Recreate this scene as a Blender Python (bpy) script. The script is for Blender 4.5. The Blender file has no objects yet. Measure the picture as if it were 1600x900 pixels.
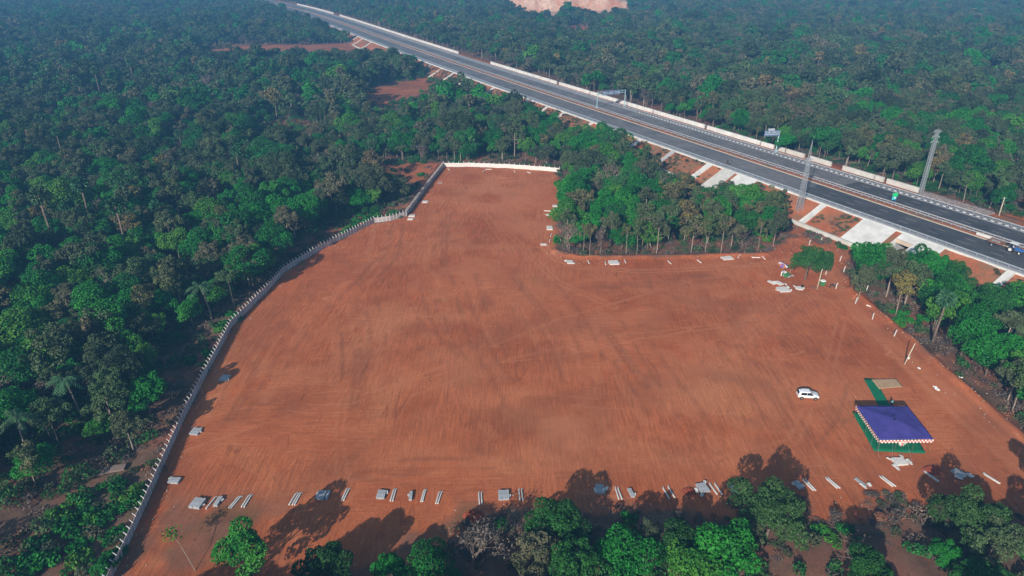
import bpy, bmesh, math, random
import numpy as np
from mathutils import Vector, Matrix
from math import radians as R, sin, cos, pi

random.seed(7)
rng = np.random.default_rng(11)
sc = bpy.context.scene
C = sc.collection

# ------------------------------------------------------------------ camera, sky, sun, exposure
CAM_H, PITCH, FPX = 75.0, 26.5, 1075.0
cam_d = bpy.data.cameras.new('camera')
cam = bpy.data.objects.new('camera', cam_d); C.objects.link(cam)
cam.location = (0, 0, CAM_H); cam.rotation_euler = (R(90 - PITCH), 0, 0)
cam_d.sensor_width = 36; cam_d.lens = 36 * FPX / 1600
cam_d.clip_start = .5; cam_d.clip_end = 20000
sc.camera = cam

SUN_EL = 24.5
SUN_AZ = (0.46, 0.888)                       # ground direction the light travels in
w = bpy.data.worlds.new('World'); sc.world = w; w.use_nodes = True
nt = w.node_tree
sky = nt.nodes.new('ShaderNodeTexSky'); sky.sky_type = 'NISHITA'; sky.sun_disc = False
sky.sun_elevation = R(SUN_EL); sky.sun_rotation = math.atan2(-SUN_AZ[0], -SUN_AZ[1])
sky.air_density = 1.3; sky.dust_density = 1.5; sky.ozone_density = 1.5
bg = nt.nodes['Background']; bg.inputs['Strength'].default_value = 0.056
nt.links.new(sky.outputs[0], bg.inputs[0])
sd = bpy.data.lights.new('sun', 'SUN'); sd.energy = 4.9; sd.angle = R(0.55); sd.color = (1, .93, .84)
sun = bpy.data.objects.new('sun', sd); C.objects.link(sun)
ldir = Vector((SUN_AZ[0] * cos(R(SUN_EL)), SUN_AZ[1] * cos(R(SUN_EL)), -sin(R(SUN_EL))))
sun.rotation_euler = ldir.to_track_quat('-Z', 'Y').to_euler()
sun.location = (-60, -80, 160)
sc.view_settings.view_transform = 'Standard'; sc.view_settings.look = 'None'
sc.view_settings.exposure = 0.74; sc.view_settings.gamma = 1; sc.view_settings.use_curve_mapping = False
sc.render.engine = 'CYCLES'
sc.cycles.use_denoising = True
sc.cycles.max_bounces = 5; sc.cycles.diffuse_bounces = 3; sc.cycles.glossy_bounces = 2
sc.cycles.transmission_bounces = 2; sc.cycles.transparent_max_bounces = 6; sc.cycles.volume_bounces = 0

# ------------------------------------------------------------------ surveying helpers
ST, CT = sin(R(PITCH)), cos(R(PITCH))
def at(x, y, z=0.0):
    """survey point: where the sight line through a point of the 1600x900 photo meets the height z"""
    u = (x - 800) / FPX; v = (y - 450) / FPX
    d = (CAM_H - z) / (ST + v * CT)
    return Vector((u * d, d * (CT - v * ST), z))
def proj(X, Y, Z):
    dz = CAM_H - Z
    d = Y * CT + dz * ST
    d = np.maximum(d, .1)
    return 800 + FPX * X / d, 450 + FPX * (dz * CT - Y * ST) / d
def height_to(base, ypx):
    v = (ypx - 450) / FPX                    # mast height from the row its tip stands in
    d_over = (ST + v * CT) / (CT - v * ST)
    return CAM_H - base.y * d_over - base.z
def inpoly(x, y, poly):
    x = np.asarray(x, float); y = np.asarray(y, float)
    r = np.zeros(x.shape, bool); n = len(poly)
    for i in range(n):
        x0, y0 = poly[i]; x1, y1 = poly[(i + 1) % n]
        if y0 == y1: continue
        c = ((y0 > y) != (y1 > y)) & (x < (x1 - x0) * (y - y0) / (y1 - y0) + x0)
        r ^= c
    return r
def segdist(x, y, pts, closed=False):
    d = np.full(np.shape(x), 1e9)
    P = list(pts) + ([pts[0]] if closed else [])
    for (x0, y0), (x1, y1) in zip(P[:-1], P[1:]):
        dx, dy = x1 - x0, y1 - y0
        t = np.clip(((x - x0) * dx + (y - y0) * dy) / (dx * dx + dy * dy + 1e-9), 0, 1)
        d = np.minimum(d, np.hypot(x - x0 - t * dx, y - y0 - t * dy))
    return d
def _h(ix, iy, s):
    n = (ix * 374761393 + iy * 668265263 + s * 974634777) & 0x7fffffff
    n = ((n ^ (n >> 13)) * 1274126177) & 0x7fffffff
    return ((n ^ (n >> 16)) & 0xffff) / 65535.0
def vnoise(x, y, scale, s=0):
    x = np.asarray(x, float) / scale; y = np.asarray(y, float) / scale
    ix = np.floor(x).astype(np.int64); iy = np.floor(y).astype(np.int64)
    fx = x - ix; fy = y - iy; fx = fx * fx * (3 - 2 * fx); fy = fy * fy * (3 - 2 * fy)
    a = _h(ix, iy, s); b = _h(ix + 1, iy, s); c = _h(ix, iy + 1, s); d = _h(ix + 1, iy + 1, s)
    return (a * (1 - fx) + b * fx) * (1 - fy) + (c * (1 - fx) + d * fx) * fy
def fbm(x, y, scale, s=0, o=3):
    r = 0; a = 1; t = 0
    for k in range(o):
        r = r + a * vnoise(x, y, scale / 2 ** k, s + k * 17); t += a; a *= .5
    return r / t
def sm(x, a, b):
    t = np.clip((x - a) / (b - a), 0, 1); return t * t * (3 - 2 * t)

# ------------------------------------------------------------------ highway alignment
_S = [(540,49.4),(587.5,67.5),(622.5,80),(660,93.7),(690,106.9),(710,114.4),(752.5,128),(775,135.6),(800,144.4),(850,165),(887.5,175.6),(925,188.7),(980,208.7),(1005,218),(1040,230),(1062.5,237.5),(1105,253.7),(1140,264),(1220.5,292.7),(1257.8,306.7),(1300,323.5),(1343,338),(1480,388),(1540,408),(1578.7,421.3),(1600,428.7)]
ZR = 5.0
_p = [tuple(at(a, b, ZR)[:2]) for a, b in _S] + [(-233, 817), (-262, 870), (-290, 925), (-335, 988)]
_py = np.array([q[1] for q in _p]); _px = np.array([q[0] for q in _p])
_w = np.where(_py > 600, .5, 1.0)
_cf = np.polyfit((_py - 500) / 400, _px, 5, w=_w)
def xS(y):
    y = np.asarray(y, float)
    yc = np.clip(y, 140, 985)
    v = np.polyval(_cf, (yc - 500) / 400)
    d0 = (np.polyval(_cf, (150 - 500) / 400) - np.polyval(_cf, (140 - 500) / 400)) / 10
    d1 = (np.polyval(_cf, (985 - 500) / 400) - np.polyval(_cf, (975 - 500) / 400)) / 10
    far = np.maximum(y - 985, 0)
    return v + np.minimum(y - 140, 0) * d0 + far * d1 - far ** 2 * .0012
ys = np.arange(-60, 1500, 1.0)
pl = np.stack([xS(ys), ys], 1)
sl = np.concatenate([[0], np.cumsum(np.hypot(*np.diff(pl, axis=0).T))])
SMAX = sl[-1]
def road_frame(s):
    x = np.interp(s, sl, pl[:, 0]); y = np.interp(s, sl, pl[:, 1])
    x2 = np.interp(s + 1, sl, pl[:, 0]); y2 = np.interp(s + 1, sl, pl[:, 1])
    x1 = np.interp(s - 1, sl, pl[:, 0]); y1 = np.interp(s - 1, sl, pl[:, 1])
    t = np.array([x2 - x1, y2 - y1]); t /= np.linalg.norm(t)
    return np.array([x, y]), t, np.array([t[1], -t[0]])          # point, along (away), across (to the far side)
def rd(s, off, z=ZR):
    p, t, n = road_frame(s); q = p + n * off
    return Vector((q[0], q[1], z))
def s_at(px, off, z=ZR):
    """arc length where the line at this offset shows in column px"""
    ss = np.arange(60, 1150, .5)
    X = np.array([rd(s, off, z)[:] for s in ss[::8]])
    u, v = proj(X[:, 0], X[:, 1], X[:, 2])
    i = np.argsort(u); return float(np.interp(px, u[i], ss[::8][i]))
def road_off(x, y):
    d = (xS(np.asarray(y) + 1) - xS(np.asarray(y) - 1)) / 2
    return (x - xS(y)) / np.sqrt(1 + d * d)

# ------------------------------------------------------------------ plan of the field
W = lambda lst: [tuple(at(a, b)[:2]) for a, b in lst]
WALL_L = W([(693,261),(668,293),(635,338),(610,345),(585,348),(540,371),(500,391),(445,425),(418,455),(362,511),(340,553),(318,595),(290,650),(258,722),(235,775),(205,842),(170,915)])
WALL_F = W([(693,261),(735,260.5),(800,263),(865,268),(874,269)])
FIELD = W([(170,915),(205,842),(235,775),(258,722),(290,650),(318,595),(340,553),(362,511),(418,455),(445,425),(500,391),(540,371),(585,348),(610,345),(635,338),(668,293),(693,261),(735,260.5),(800,263),(862,267),
   (872,285),(876,310),(872,335),(866,360),(864,385),(872,397),(905,403),(980,402),(1080,401),(1160,399),(1200,398),(1222,385),(1250,372),(1285,385),(1330,402),(1322,425),(1330,450),(1375,492),(1425,532),(1470,572),(1530,622),(1610,690),(1720,790),
   (1640,800),(1560,794),(1450,790),(1390,802),(1290,806),(1180,800),(1000,797),(850,802),(770,800),(715,830),(690,880),(600,935),(400,990),(170,1000)])
# pixel outlines of what stays open to the view (used only to decide where trees grow)
OPEN = [
 [(400,-5),(441,9),(496,25),(520,36),(556,56),(590,74),(600,72),(622,80),(657,92),(661,103),(680,115),(692,127),(710,133),(719,129),(747,133),(772,139),(800,147),(821,160),(831,167),(847,170),(867,175),(865,180),(878,188),(900,197),(940,200),(980,209),(999,221),(1030,230),(1036,255),(1041,262),(1080,274),(1100,286),(1120,287),(1147,282),(1162,287),(1169,276),(1181,274),(1218,292),(1232,310),(1245,352),(1290,372),(1330,390),(1340,378),(1360,374),(1380,380),(1408,398),(1418,392),(1432,384),(1450,372),(1475,392),(1492,424),(1505,432),(1565,440),(1605,455),(1605,350),(1300,240),(1000,150),(700,60),(500,10)],
 [(560,152),(590,132),(640,126),(668,122),(680,132),(668,150),(640,153),(600,166),(572,164)],
 [(402,194),(440,190),(488,186),(490,198),(450,202),(410,203)],
 [(549,256),(600,255),(690,254),(694,262),(668,293),(650,288),(620,272),(560,270)],
 [(306,72),(440,71),(560,69),(600,66),(600,80),(560,79),(440,79.5),(306,79.5)],
 [(792,-9),(980,-9),(981,21),(960,22),(925,20),(900,12),(875,16),(870,28),(860,28),(858,14),(842,22),(815,16),(800,14)],
 [(880,44),(900,38),(918,42),(916,47),(895,45)],
 [(1432,232),(1448,226),(1452,238),(1438,252)], [(1345,135),(1354,128),(1356,143)], [(1478,27),(1490,25),(1488,33),(1476,33)],
 [(1555,352),(1572,336),(1605,318),(1605,360)],
 [(240,560),(330,520),(360,520),(330,590),(300,640),(262,660)],
 [(110,755),(130,735),(190,728),(240,690),(262,690),(240,760),(200,842),(150,915),(0,915),(0,880),(30,830),(60,790)],
 [(455,392),(520,352),(580,330),(620,320),(655,292),(668,293),(635,338),(585,350),(500,392),(445,425)],
]
HARD = [0]
FIELD_A = np.array(FIELD)

def field_sd(x, y):
    d = segdist(x, y, FIELD, True)
    return np.where(inpoly(x, y, FIELD), -d, d)
def terrain(x, y, sd=None):
    x = np.asarray(x, float); y = np.asarray(y, float)
    if sd is None: sd = field_sd(x, y)
    off = road_off(x, y)
    out = sm(sd, 0, 14) * (1 - sm(off, -26, -12) * (1 - sm(off, 60, 110)))
    z = out * ((fbm(x, y, 45, 3) - .5) * 4.0 - .3) + (fbm(x, y, 9, 5) - .5) * .12
    z += out * (fbm(x, y, 6, 9) - .5) * .5
    z = z + sm(off, 12, 34) * 3.9
    far = sm(y, 420, 1000)
    z = z + far * (fbm(x, y, 260, 21) - .5) * 12 * sm(np.abs(off), 20, 160)
    # hill with the quarried face
    hx = sm(x, -90, 10) * (1 - .35 * sm(x, 500, 900))
    z = z + 26 * hx * sm(y, 905, 1060)
    cut = sm(x, -14, 2) * (1 - sm(x, 140, 152)) * (1 - .55 * sm(x, 100, 150))
    z = z + cut * 17 * sm(y, 893 + 6 * (fbm(x, y, 25, 31) - .5), 909 + 8 * (fbm(x, y, 18, 33) - .5)) * (1 - sm(y, 930, 1010))
    # berm of pushed-up soil at the right side of the haul track and at the field's near side
    b1 = W([(1330,452),(1375,492),(1425,532),(1470,575),(1530,626),(1610,695)])
    z = z + .7 * np.exp(-(segdist(x, y, b1) / 1.1) ** 2) * (.6 + .8 * vnoise(x, y, 5, 40))
    b2 = W([(868,392),(905,402),(980,401),(1080,400),(1195,397)])
    z = z + .5 * np.exp(-(segdist(x, y, b2) / 1.2) ** 2)
    b3 = W([(640,322),(668,286),(685,262)])
    z = z + 1.6 * np.exp(-((segdist(x, y, b3) - 0) / 1.6) ** 2) * sm(sd, .3, 2)
    return z
def tz(x, y): return float(terrain(np.array([x]), np.array([y]))[0])

# ------------------------------------------------------------------ materials
def new_mat(name):
    m = bpy.data.materials.new(name); m.use_nodes = True
    return m, m.node_tree, m.node_tree.nodes['Principled BSDF']
def nd(t, ty, **k):
    n = t.nodes.new(ty)
    for a, b in k.items(): setattr(n, a, b)
    return n
def simple(name, col, rough=.8, noise=0.0, scale=3.0, metal=0.0, col2=None, bump=0, coat=0):
    m, t, b = new_mat(name)
    b.inputs['Roughness'].default_value = rough; b.inputs['Metallic'].default_value = metal
    b.inputs['Specular IOR Level'].default_value = .3
    if coat: b.inputs['Coat Weight'].default_value = coat
    c2 = col2 or tuple(c * (1 - noise) for c in col)
    if noise or col2:
        tc = nd(t, 'ShaderNodeTexCoord'); n = nd(t, 'ShaderNodeTexNoise')
        n.inputs['Scale'].default_value = scale; n.inputs['Detail'].default_value = 6; n.inputs['Roughness'].default_value = .65
        t.links.new(tc.outputs['Object'], n.inputs['Vector'])
        r = nd(t, 'ShaderNodeValToRGB'); r.color_ramp.elements[0].position = .35; r.color_ramp.elements[1].position = .65
        r.color_ramp.elements[0].color = (*c2, 1); r.color_ramp.elements[1].color = (*col, 1)
        t.links.new(n.outputs['Fac'], r.inputs[0]); t.links.new(r.outputs[0], b.inputs['Base Color'])
        if bump:
            bp = nd(t, 'ShaderNodeBump'); bp.inputs['Strength'].default_value = bump; bp.inputs['Distance'].default_value = .1
            t.links.new(n.outputs['Fac'], bp.inputs['Height']); t.links.new(bp.outputs[0], b.inputs['Normal'])
    else:
        b.inputs['Base Color'].default_value = (*col, 1)
    return m
M = {}
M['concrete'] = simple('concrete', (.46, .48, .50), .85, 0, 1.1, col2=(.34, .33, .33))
M['concrete_pale'] = simple('pale_concrete', (.60, .58, .53), .85, .22, .5)
M['concrete_white'] = simple('limewashed_concrete', (.72, .71, .67), .85, .26, .35)
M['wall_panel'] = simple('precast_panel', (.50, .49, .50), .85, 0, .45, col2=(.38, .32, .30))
M['wall_bright'] = simple('precast_panel_pale', (.74, .70, .66), .85, .12, .8)  # paler panel tone: far wall, wall posts, far slabs
M['galv'] = simple('galvanised_steel', (.50, .53, .56), .45, .2, 2, metal=.35)
M['galv_teal'] = simple('painted_steel', (.33, .50, .55), .5, .15, 2)
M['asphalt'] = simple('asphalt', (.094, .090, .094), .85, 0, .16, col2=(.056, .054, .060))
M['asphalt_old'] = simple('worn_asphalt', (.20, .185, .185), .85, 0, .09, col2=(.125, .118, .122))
M['paint'] = simple('road_paint', (.46, .44, .41), .8, .35, .5)
M['kerb_cream'] = simple('cream_kerb', (.62, .50, .38), .8, .2, .4)
M['shoulder'] = simple('shoulder_concrete', (.36, .35, .36), .85, .2, .3)
M['bark'] = simple('bark', (.20, .15, .115), .9, .45, 2.5)
M['bark_pale'] = simple('pale_bark', (.36, .29, .23), .9, .35, 2.5)
M['bamboo'] = simple('weathered_pole', (.55, .48, .36), .7, .2, 3)
M['white_car'] = simple('white_car_paint', (.82, .83, .85), .25, coat=.6)
M['black_rubber'] = simple('tyre_rubber', (.02, .02, .02), .8)
M['glass'] = simple('tinted_glass', (.015, .018, .022), .08)
M['chrome'] = simple('alloy', (.45, .46, .48), .3, metal=.8)
M['red_lens'] = simple('red_lens', (.4, .02, .02), .3)
M['lamp_lens'] = simple('headlamp_lens', (.6, .62, .65), .15)
M['blue_paint'] = simple('tractor_blue', (.03, .13, .38), .4)
M['green_carpet'] = simple('green_carpet', (.004, .17, .075), .95, .18, .7)
M['mat_beige'] = simple('jute_mat', (.50, .33, .19), .95, .22, 1.5)
M['tent_blue'] = simple('tent_cloth_blue', (.075, .060, .30), .8, .30, .45, bump=.4)
M['hole'] = simple('tent_hole_dark', (.012, .01, .08), .9)
M['pink'] = simple('pink_cloth', (.55, .16, .16), .9)
M['cream'] = simple('cream_cloth', (.80, .74, .66), .9)
M['white_cloth'] = simple('white_cloth', (.8, .8, .8), .9)
M['orange_cloth'] = simple('orange_cloth', (.50, .16, .08), .9)
M['blue_cloth'] = simple('blue_cloth', (.14, .12, .38), .9)
M['green_cloth'] = simple('green_cloth', (.05, .20, .07), .9)
M['teal_cloth'] = simple('teal_cloth', (.08, .38, .46), .9)
M['maroon_cloth'] = simple('maroon_cloth', (.12, .02, .02), .9)
M['dark_cloth'] = simple('dark_cloth', (.02, .022, .03), .9)
M['skin'] = simple('skin', (.22, .11, .065), .6)
M['hair'] = simple('hair', (.012, .01, .01), .6)
M['rust'] = simple('rusty_steel', (.24, .12, .08), .8, .4, 2)
M['board_blue'] = simple('sign_face_blue', (.10, .15, .25), .5); M['dull_white'] = simple('weathered_white', (.42, .45, .48), .7)
M['board_green'] = simple('sign_face_green', (.02, .55, .16), .5)
M['board_cyan'] = simple('sign_face_cyan', (.10, .62, .68), .5)
M['red_heap'] = simple('red_soil_heap', (.34, .075, .035), .95, .4, 1.5, bump=.5)
M['dry_leaf'] = None

def leaf_mat(name, stops, vmin=.62, vmax=1.4):
    """leaf colour: the kind's own range, varied tree by tree and leaf by leaf"""
    m, t, b = new_mat(name)
    oi = nd(t, 'ShaderNodeObjectInfo'); at_ = nd(t, 'ShaderNodeAttribute', attribute_name='tone')
    ad = nd(t, 'ShaderNodeMath', operation='MULTIPLY_ADD'); ad.inputs[1].default_value = .22; 
    t.links.new(at_.outputs['Fac'], ad.inputs[0]); t.links.new(oi.outputs['Random'], ad.inputs[2])
    sb = nd(t, 'ShaderNodeMath', operation='SUBTRACT'); sb.inputs[1].default_value = .11; t.links.new(ad.outputs[0], sb.inputs[0])
    r = nd(t, 'ShaderNodeValToRGB'); cr = r.color_ramp
    while len(cr.elements) > 1: cr.elements.remove(cr.elements[-1])
    cr.elements[0].position = stops[0][0]; cr.elements[0].color = (*stops[0][1], 1)
    for p, c in stops[1:]:
        e = cr.elements.new(p); e.color = (*c, 1)
    t.links.new(sb.outputs[0], r.inputs[0])
    mr = nd(t, 'ShaderNodeMapRange'); mr.inputs['To Min'].default_value = vmin; mr.inputs['To Max'].default_value = vmax
    t.links.new(at_.outputs['Fac'], mr.inputs[0])
    mx = nd(t, 'ShaderNodeMix', data_type='RGBA', blend_type='MULTIPLY'); mx.inputs[0].default_value = 1
    t.links.new(r.outputs[0], mx.inputs[6]); t.links.new(mr.outputs[0], mx.inputs[7])
    t.links.new(mx.outputs[2], b.inputs['Base Color'])
    b.inputs['Roughness'].default_value = .62; b.inputs['Specular IOR Level'].default_value = .22
    return m
M['leaf_dark'] = leaf_mat('dark_green_leaves', [(0, (.022, .036, .017)), (.3, (.034, .062, .022)), (.5, (.050, .076, .032)), (.66, (.072, .084, .044)), (.78, (.020, .100, .022)), (.92, (.010, .135, .020)), (1, (.10, .084, .050))])
M['leaf_grey'] = leaf_mat('grey_green_leaves', [(0, (.044, .060, .030)), (.4, (.074, .092, .042)), (.72, (.050, .108, .034)), (.9, (.09, .095, .048)), (1, (.12, .108, .062))])
M['leaf_vivid'] = leaf_mat('fresh_green_leaves', [(0, (.010, .080, .012)), (.4, (.010, .130, .014)), (.7, (.018, .170, .016)), (1, (.060, .165, .016))])
M['leaf_mango'] = leaf_mat('deep_green_leaves', [(0, (.016, .060, .010)), (.5, (.014, .100, .012)), (1, (.034, .084, .020))])
M['leaf_teak'] = leaf_mat('yellowing_leaves', [(0, (.070, .085, .028)), (.35, (.120, .105, .048)), (.6, (.045, .100, .024)), (.8, (.130, .092, .054)), (1, (.165, .140, .036))], .6, 1.35)
M['leaf_palm'] = leaf_mat('palm_fronds', [(0, (.040, .090, .040)), (.5, (.030, .120, .050)), (1, (.070, .105, .050))])
M['twig'] = leaf_mat('dry_twigs', [(0, (.110, .075, .058)), (.5, (.150, .105, .080)), (1, (.200, .140, .105))])
M['twig_grey'] = leaf_mat('grey_twigs', [(0, (.085, .072, .064)), (.5, (.110, .090, .078)), (1, (.150, .120, .100))])
M['twig_red'] = leaf_mat('rusty_dry_leaves', [(0, (.210, .090, .055)), (.5, (.260, .120, .070)), (1, (.180, .080, .050))])

def ground_material():
    m, t, b = new_mat('soil_and_forest_floor')
    L = t.links.new
    tc = nd(t, 'ShaderNodeTexCoord')
    def noise(scale, detail=5, rough=.6, sx=1, sy=1, rot=0, dist=0):
        mp = nd(t, 'ShaderNodeMapping'); mp.inputs['Scale'].default_value = (sx, sy, 1); mp.inputs['Rotation'].default_value = (0, 0, rot)
        n = nd(t, 'ShaderNodeTexNoise'); n.inputs['Scale'].default_value = scale; n.inputs['Detail'].default_value = detail; n.inputs['Roughness'].default_value = rough
        n.inputs['Distortion'].default_value = dist
        L(tc.outputs['Object'], mp.inputs[0]); L(mp.outputs[0], n.inputs['Vector']); return n.outputs['Fac']
    def ramp(f, p0, p1, c0, c1):
        r = nd(t, 'ShaderNodeValToRGB'); r.color_ramp.elements[0].position = p0; r.color_ramp.elements[1].position = p1
        r.color_ramp.elements[0].color = (*c0, 1); r.color_ramp.elements[1].color = (*c1, 1); L(f, r.inputs[0]); return r.outputs[0]
    def mix(f, a, bb, mode='MIX'):
        x = nd(t, 'ShaderNodeMix', data_type='RGBA', blend_type=mode)
        if isinstance(f, float): x.inputs[0].default_value = f
        else: L(f, x.inputs[0])
        for i, q in ((6, a), (7, bb)):
            if isinstance(q, tuple): x.inputs[i].default_value = (*q, 1)
            else: L(q, x.inputs[i])
        return x.outputs[2]
    def attr(n):
        a = nd(t, 'ShaderNodeAttribute', attribute_name=n); return a.outputs['Fac']
    g3 = lambda v: (v, v, v)
    # bare laterite, graded and driven over
    base = ramp(noise(.045, 9, .74), .38, .62, (.40, .104, .036), (.54, .158, .062))
    base = mix(ramp(noise(.085, 9, .75, rot=.7), .50, .64, g3(0), g3(.65)), base, (.32, .096, .040))
    base = mix(ramp(noise(.030, 8, .7, dist=.8), .52, .68, g3(0), g3(.6)), base, (.58, .215, .090))
    base = mix(ramp(noise(.07, 8, .72, rot=2.), .56, .68, g3(0), g3(.6)), base, (.50, .110, .032))
    st1 = ramp(noise(2.6, 5, .72, 1, .07, R(3), .5), .38, .62, g3(.72), g3(1.15))
    st2 = ramp(noise(2.4, 5, .72, 1, .08, R(-26), .5), .38, .62, g3(.72), g3(1.15))
    st3 = ramp(noise(2.2, 5, .72, .08, 1, R(5), .5), .38, .62, g3(.80), g3(1.12))
    zone = ramp(noise(.018, 6, .6), .45, .53, g3(0), g3(1)); zone2 = ramp(noise(.022, 6, .6, rot=1.1), .53, .60, g3(0), g3(1))
    st = mix(zone2, mix(zone, st1, st2), st3)
    base = mix(.9, base, st, 'MULTIPLY')
    # long thin ruts left by machines: contour lines of a stretched noise
    def ruts(scale, sx, sy, rot, half, c, seedrot, keep=(.5, .56)):
        n_ = noise(scale, 1, .4, sx, sy, rot, .15)
        a_ = nd(t, 'ShaderNodeMath', operation='SUBTRACT'); a_.inputs[1].default_value = .5; L(n_, a_.inputs[0])
        b_ = nd(t, 'ShaderNodeMath', operation='ABSOLUTE'); L(a_.outputs[0], b_.inputs[0])
        l_ = ramp(b_.outputs[0], half * .35, half, g3(1), g3(0)); m_ = ramp(noise(.06, 5, .7, rot=seedrot), keep[0], keep[1], g3(0), g3(.8))
        x_ = mix(1.0, l_, m_, 'MULTIPLY'); return x_
    k1 = ruts(.22, 1, .10, R(4), .008, 0, .3); base = mix(k1, base, (.31, .085, .034))
    k2 = ruts(.20, 1, .11, R(-28), .008, 0, 1.3); base = mix(k2, base, (.31, .085, .034))
    k3 = ruts(.15, .2, 1, R(12), .008, 0, 2.3, (.53, .6)); base = mix(k3, base, (.60, .22, .10))
    rut = ramp(noise(.8, 4, .8, 1, .2, R(-10), .8), .62, .68, g3(1), g3(.66))
    base = mix(.8, base, rut, 'MULTIPLY')
    base = mix(.9, base, ramp(noise(2.2, 6, .85), .30, .70, g3(.72), g3(1.26)), 'MULTIPLY')
    vo = nd(t, 'ShaderNodeTexVoronoi'); vo.inputs['Scale'].default_value = .55; L(tc.outputs['Object'], vo.inputs['Vector'])
    base = mix(ramp(vo.outputs['Distance'], .05, .10, g3(.55), g3(0)), base, (.20, .060, .030))
    # driven tracks
    base = mix(attr('track'), base, (.60, .225, .105))
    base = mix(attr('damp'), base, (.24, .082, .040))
    # clods
    # forest floor: leaf litter, dry grass and soil
    fl = ramp(noise(.25, 6, .7), .35, .65, (.095, .058, .042), (.21, .125, .085))
    fl = mix(ramp(noise(.07, 4, .6), .48, .62, g3(0), g3(.8)), fl, (.26, .105, .065))
    fl = mix(ramp(noise(.11, 5, .7, rot=.6), .54, .66, g3(0), g3(.75)), fl, (.075, .085, .038))
    fl = mix(.7, fl, ramp(noise(3.5, 5, .8), .3, .7, g3(.55), g3(1.4)), 'MULTIPLY')
    col = mix(attr('bare'), fl, base)
    # quarried rock and laterite face
    rk = ramp(noise(.06, 8, .75, 1, .5), .40, .60, (.50, .19, .09), (.66, .44, .32))
    rk = mix(.8, rk, ramp(noise(.22, 5, .8, 1, .3), .3, .7, g3(.6), g3(1.25)), 'MULTIPLY')
    col = mix(attr('rock'), col, rk)
    L(col, b.inputs['Base Color'])
    b.inputs['Roughness'].default_value = .95; b.inputs['Specular IOR Level'].default_value = .1
    hm = nd(t, 'ShaderNodeMath', operation='ADD'); h2 = nd(t, 'ShaderNodeMath', operation='ADD')
    L(st, hm.inputs[0]); L(rut, hm.inputs[1]); L(hm.outputs[0], h2.inputs[0]); L(noise(4, 4, .7), h2.inputs[1])
    bp = nd(t, 'ShaderNodeBump'); bp.inputs['Strength'].default_value = .5; bp.inputs['Distance'].default_value = .10
    L(h2.outputs[0], bp.inputs['Height']); L(bp.outputs[0], b.inputs['Normal'])
    return m
M['ground'] = ground_material()

# ------------------------------------------------------------------ object helpers
def tag(o, label=None, cat=None, group=None, kind=None):
    if label: o['label'] = label
    if cat: o['category'] = cat
    if group: o['group'] = group
    if kind: o['kind'] = kind
    return o
def empty(name, loc, label, cat, group=None, rz=0.0):
    o = bpy.data.objects.new(name, None); C.objects.link(o); o.location = loc; o.rotation_euler = (0, 0, rz)
    o.empty_display_size = .3
    return tag(o, label, cat, group)
def link(name, me, parent=None, loc=None, rz=None):
    o = bpy.data.objects.new(name, me); C.objects.link(o)
    if parent: o.parent = parent
    if loc is not None: o.location = loc
    if rz is not None: o.rotation_euler = (0, 0, rz)
    return o
def np_mesh(name, V, F, mats, mi=None, attrs=None, smooth=False):
    me = bpy.data.meshes.new(name)
    V = np.asarray(V, np.float32); F = np.asarray(F, np.int32)
    me.vertices.add(len(V)); me.vertices.foreach_set('co', V.ravel())
    k = F.shape[1]
    me.loops.add(F.size); me.loops.foreach_set('vertex_index', F.ravel())
    me.polygons.add(len(F)); me.polygons.foreach_set('loop_start', np.arange(0, F.size, k, dtype=np.int32))
    try: me.polygons.foreach_set('loop_total', np.full(len(F), k, np.int32))
    except Exception: pass
    for m in mats: me.materials.append(m)
    if mi is not None: me.polygons.foreach_set('material_index', np.asarray(mi, np.int32))
    me.polygons.foreach_set('use_smooth', np.full(len(F), smooth))
    me.update(calc_edges=True)
    for n, (dom, arr) in (attrs or {}).items():
        a = me.attributes.new(n, 'FLOAT', dom); a.data.foreach_set('value', np.asarray(arr, np.float32))
    return me
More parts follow.
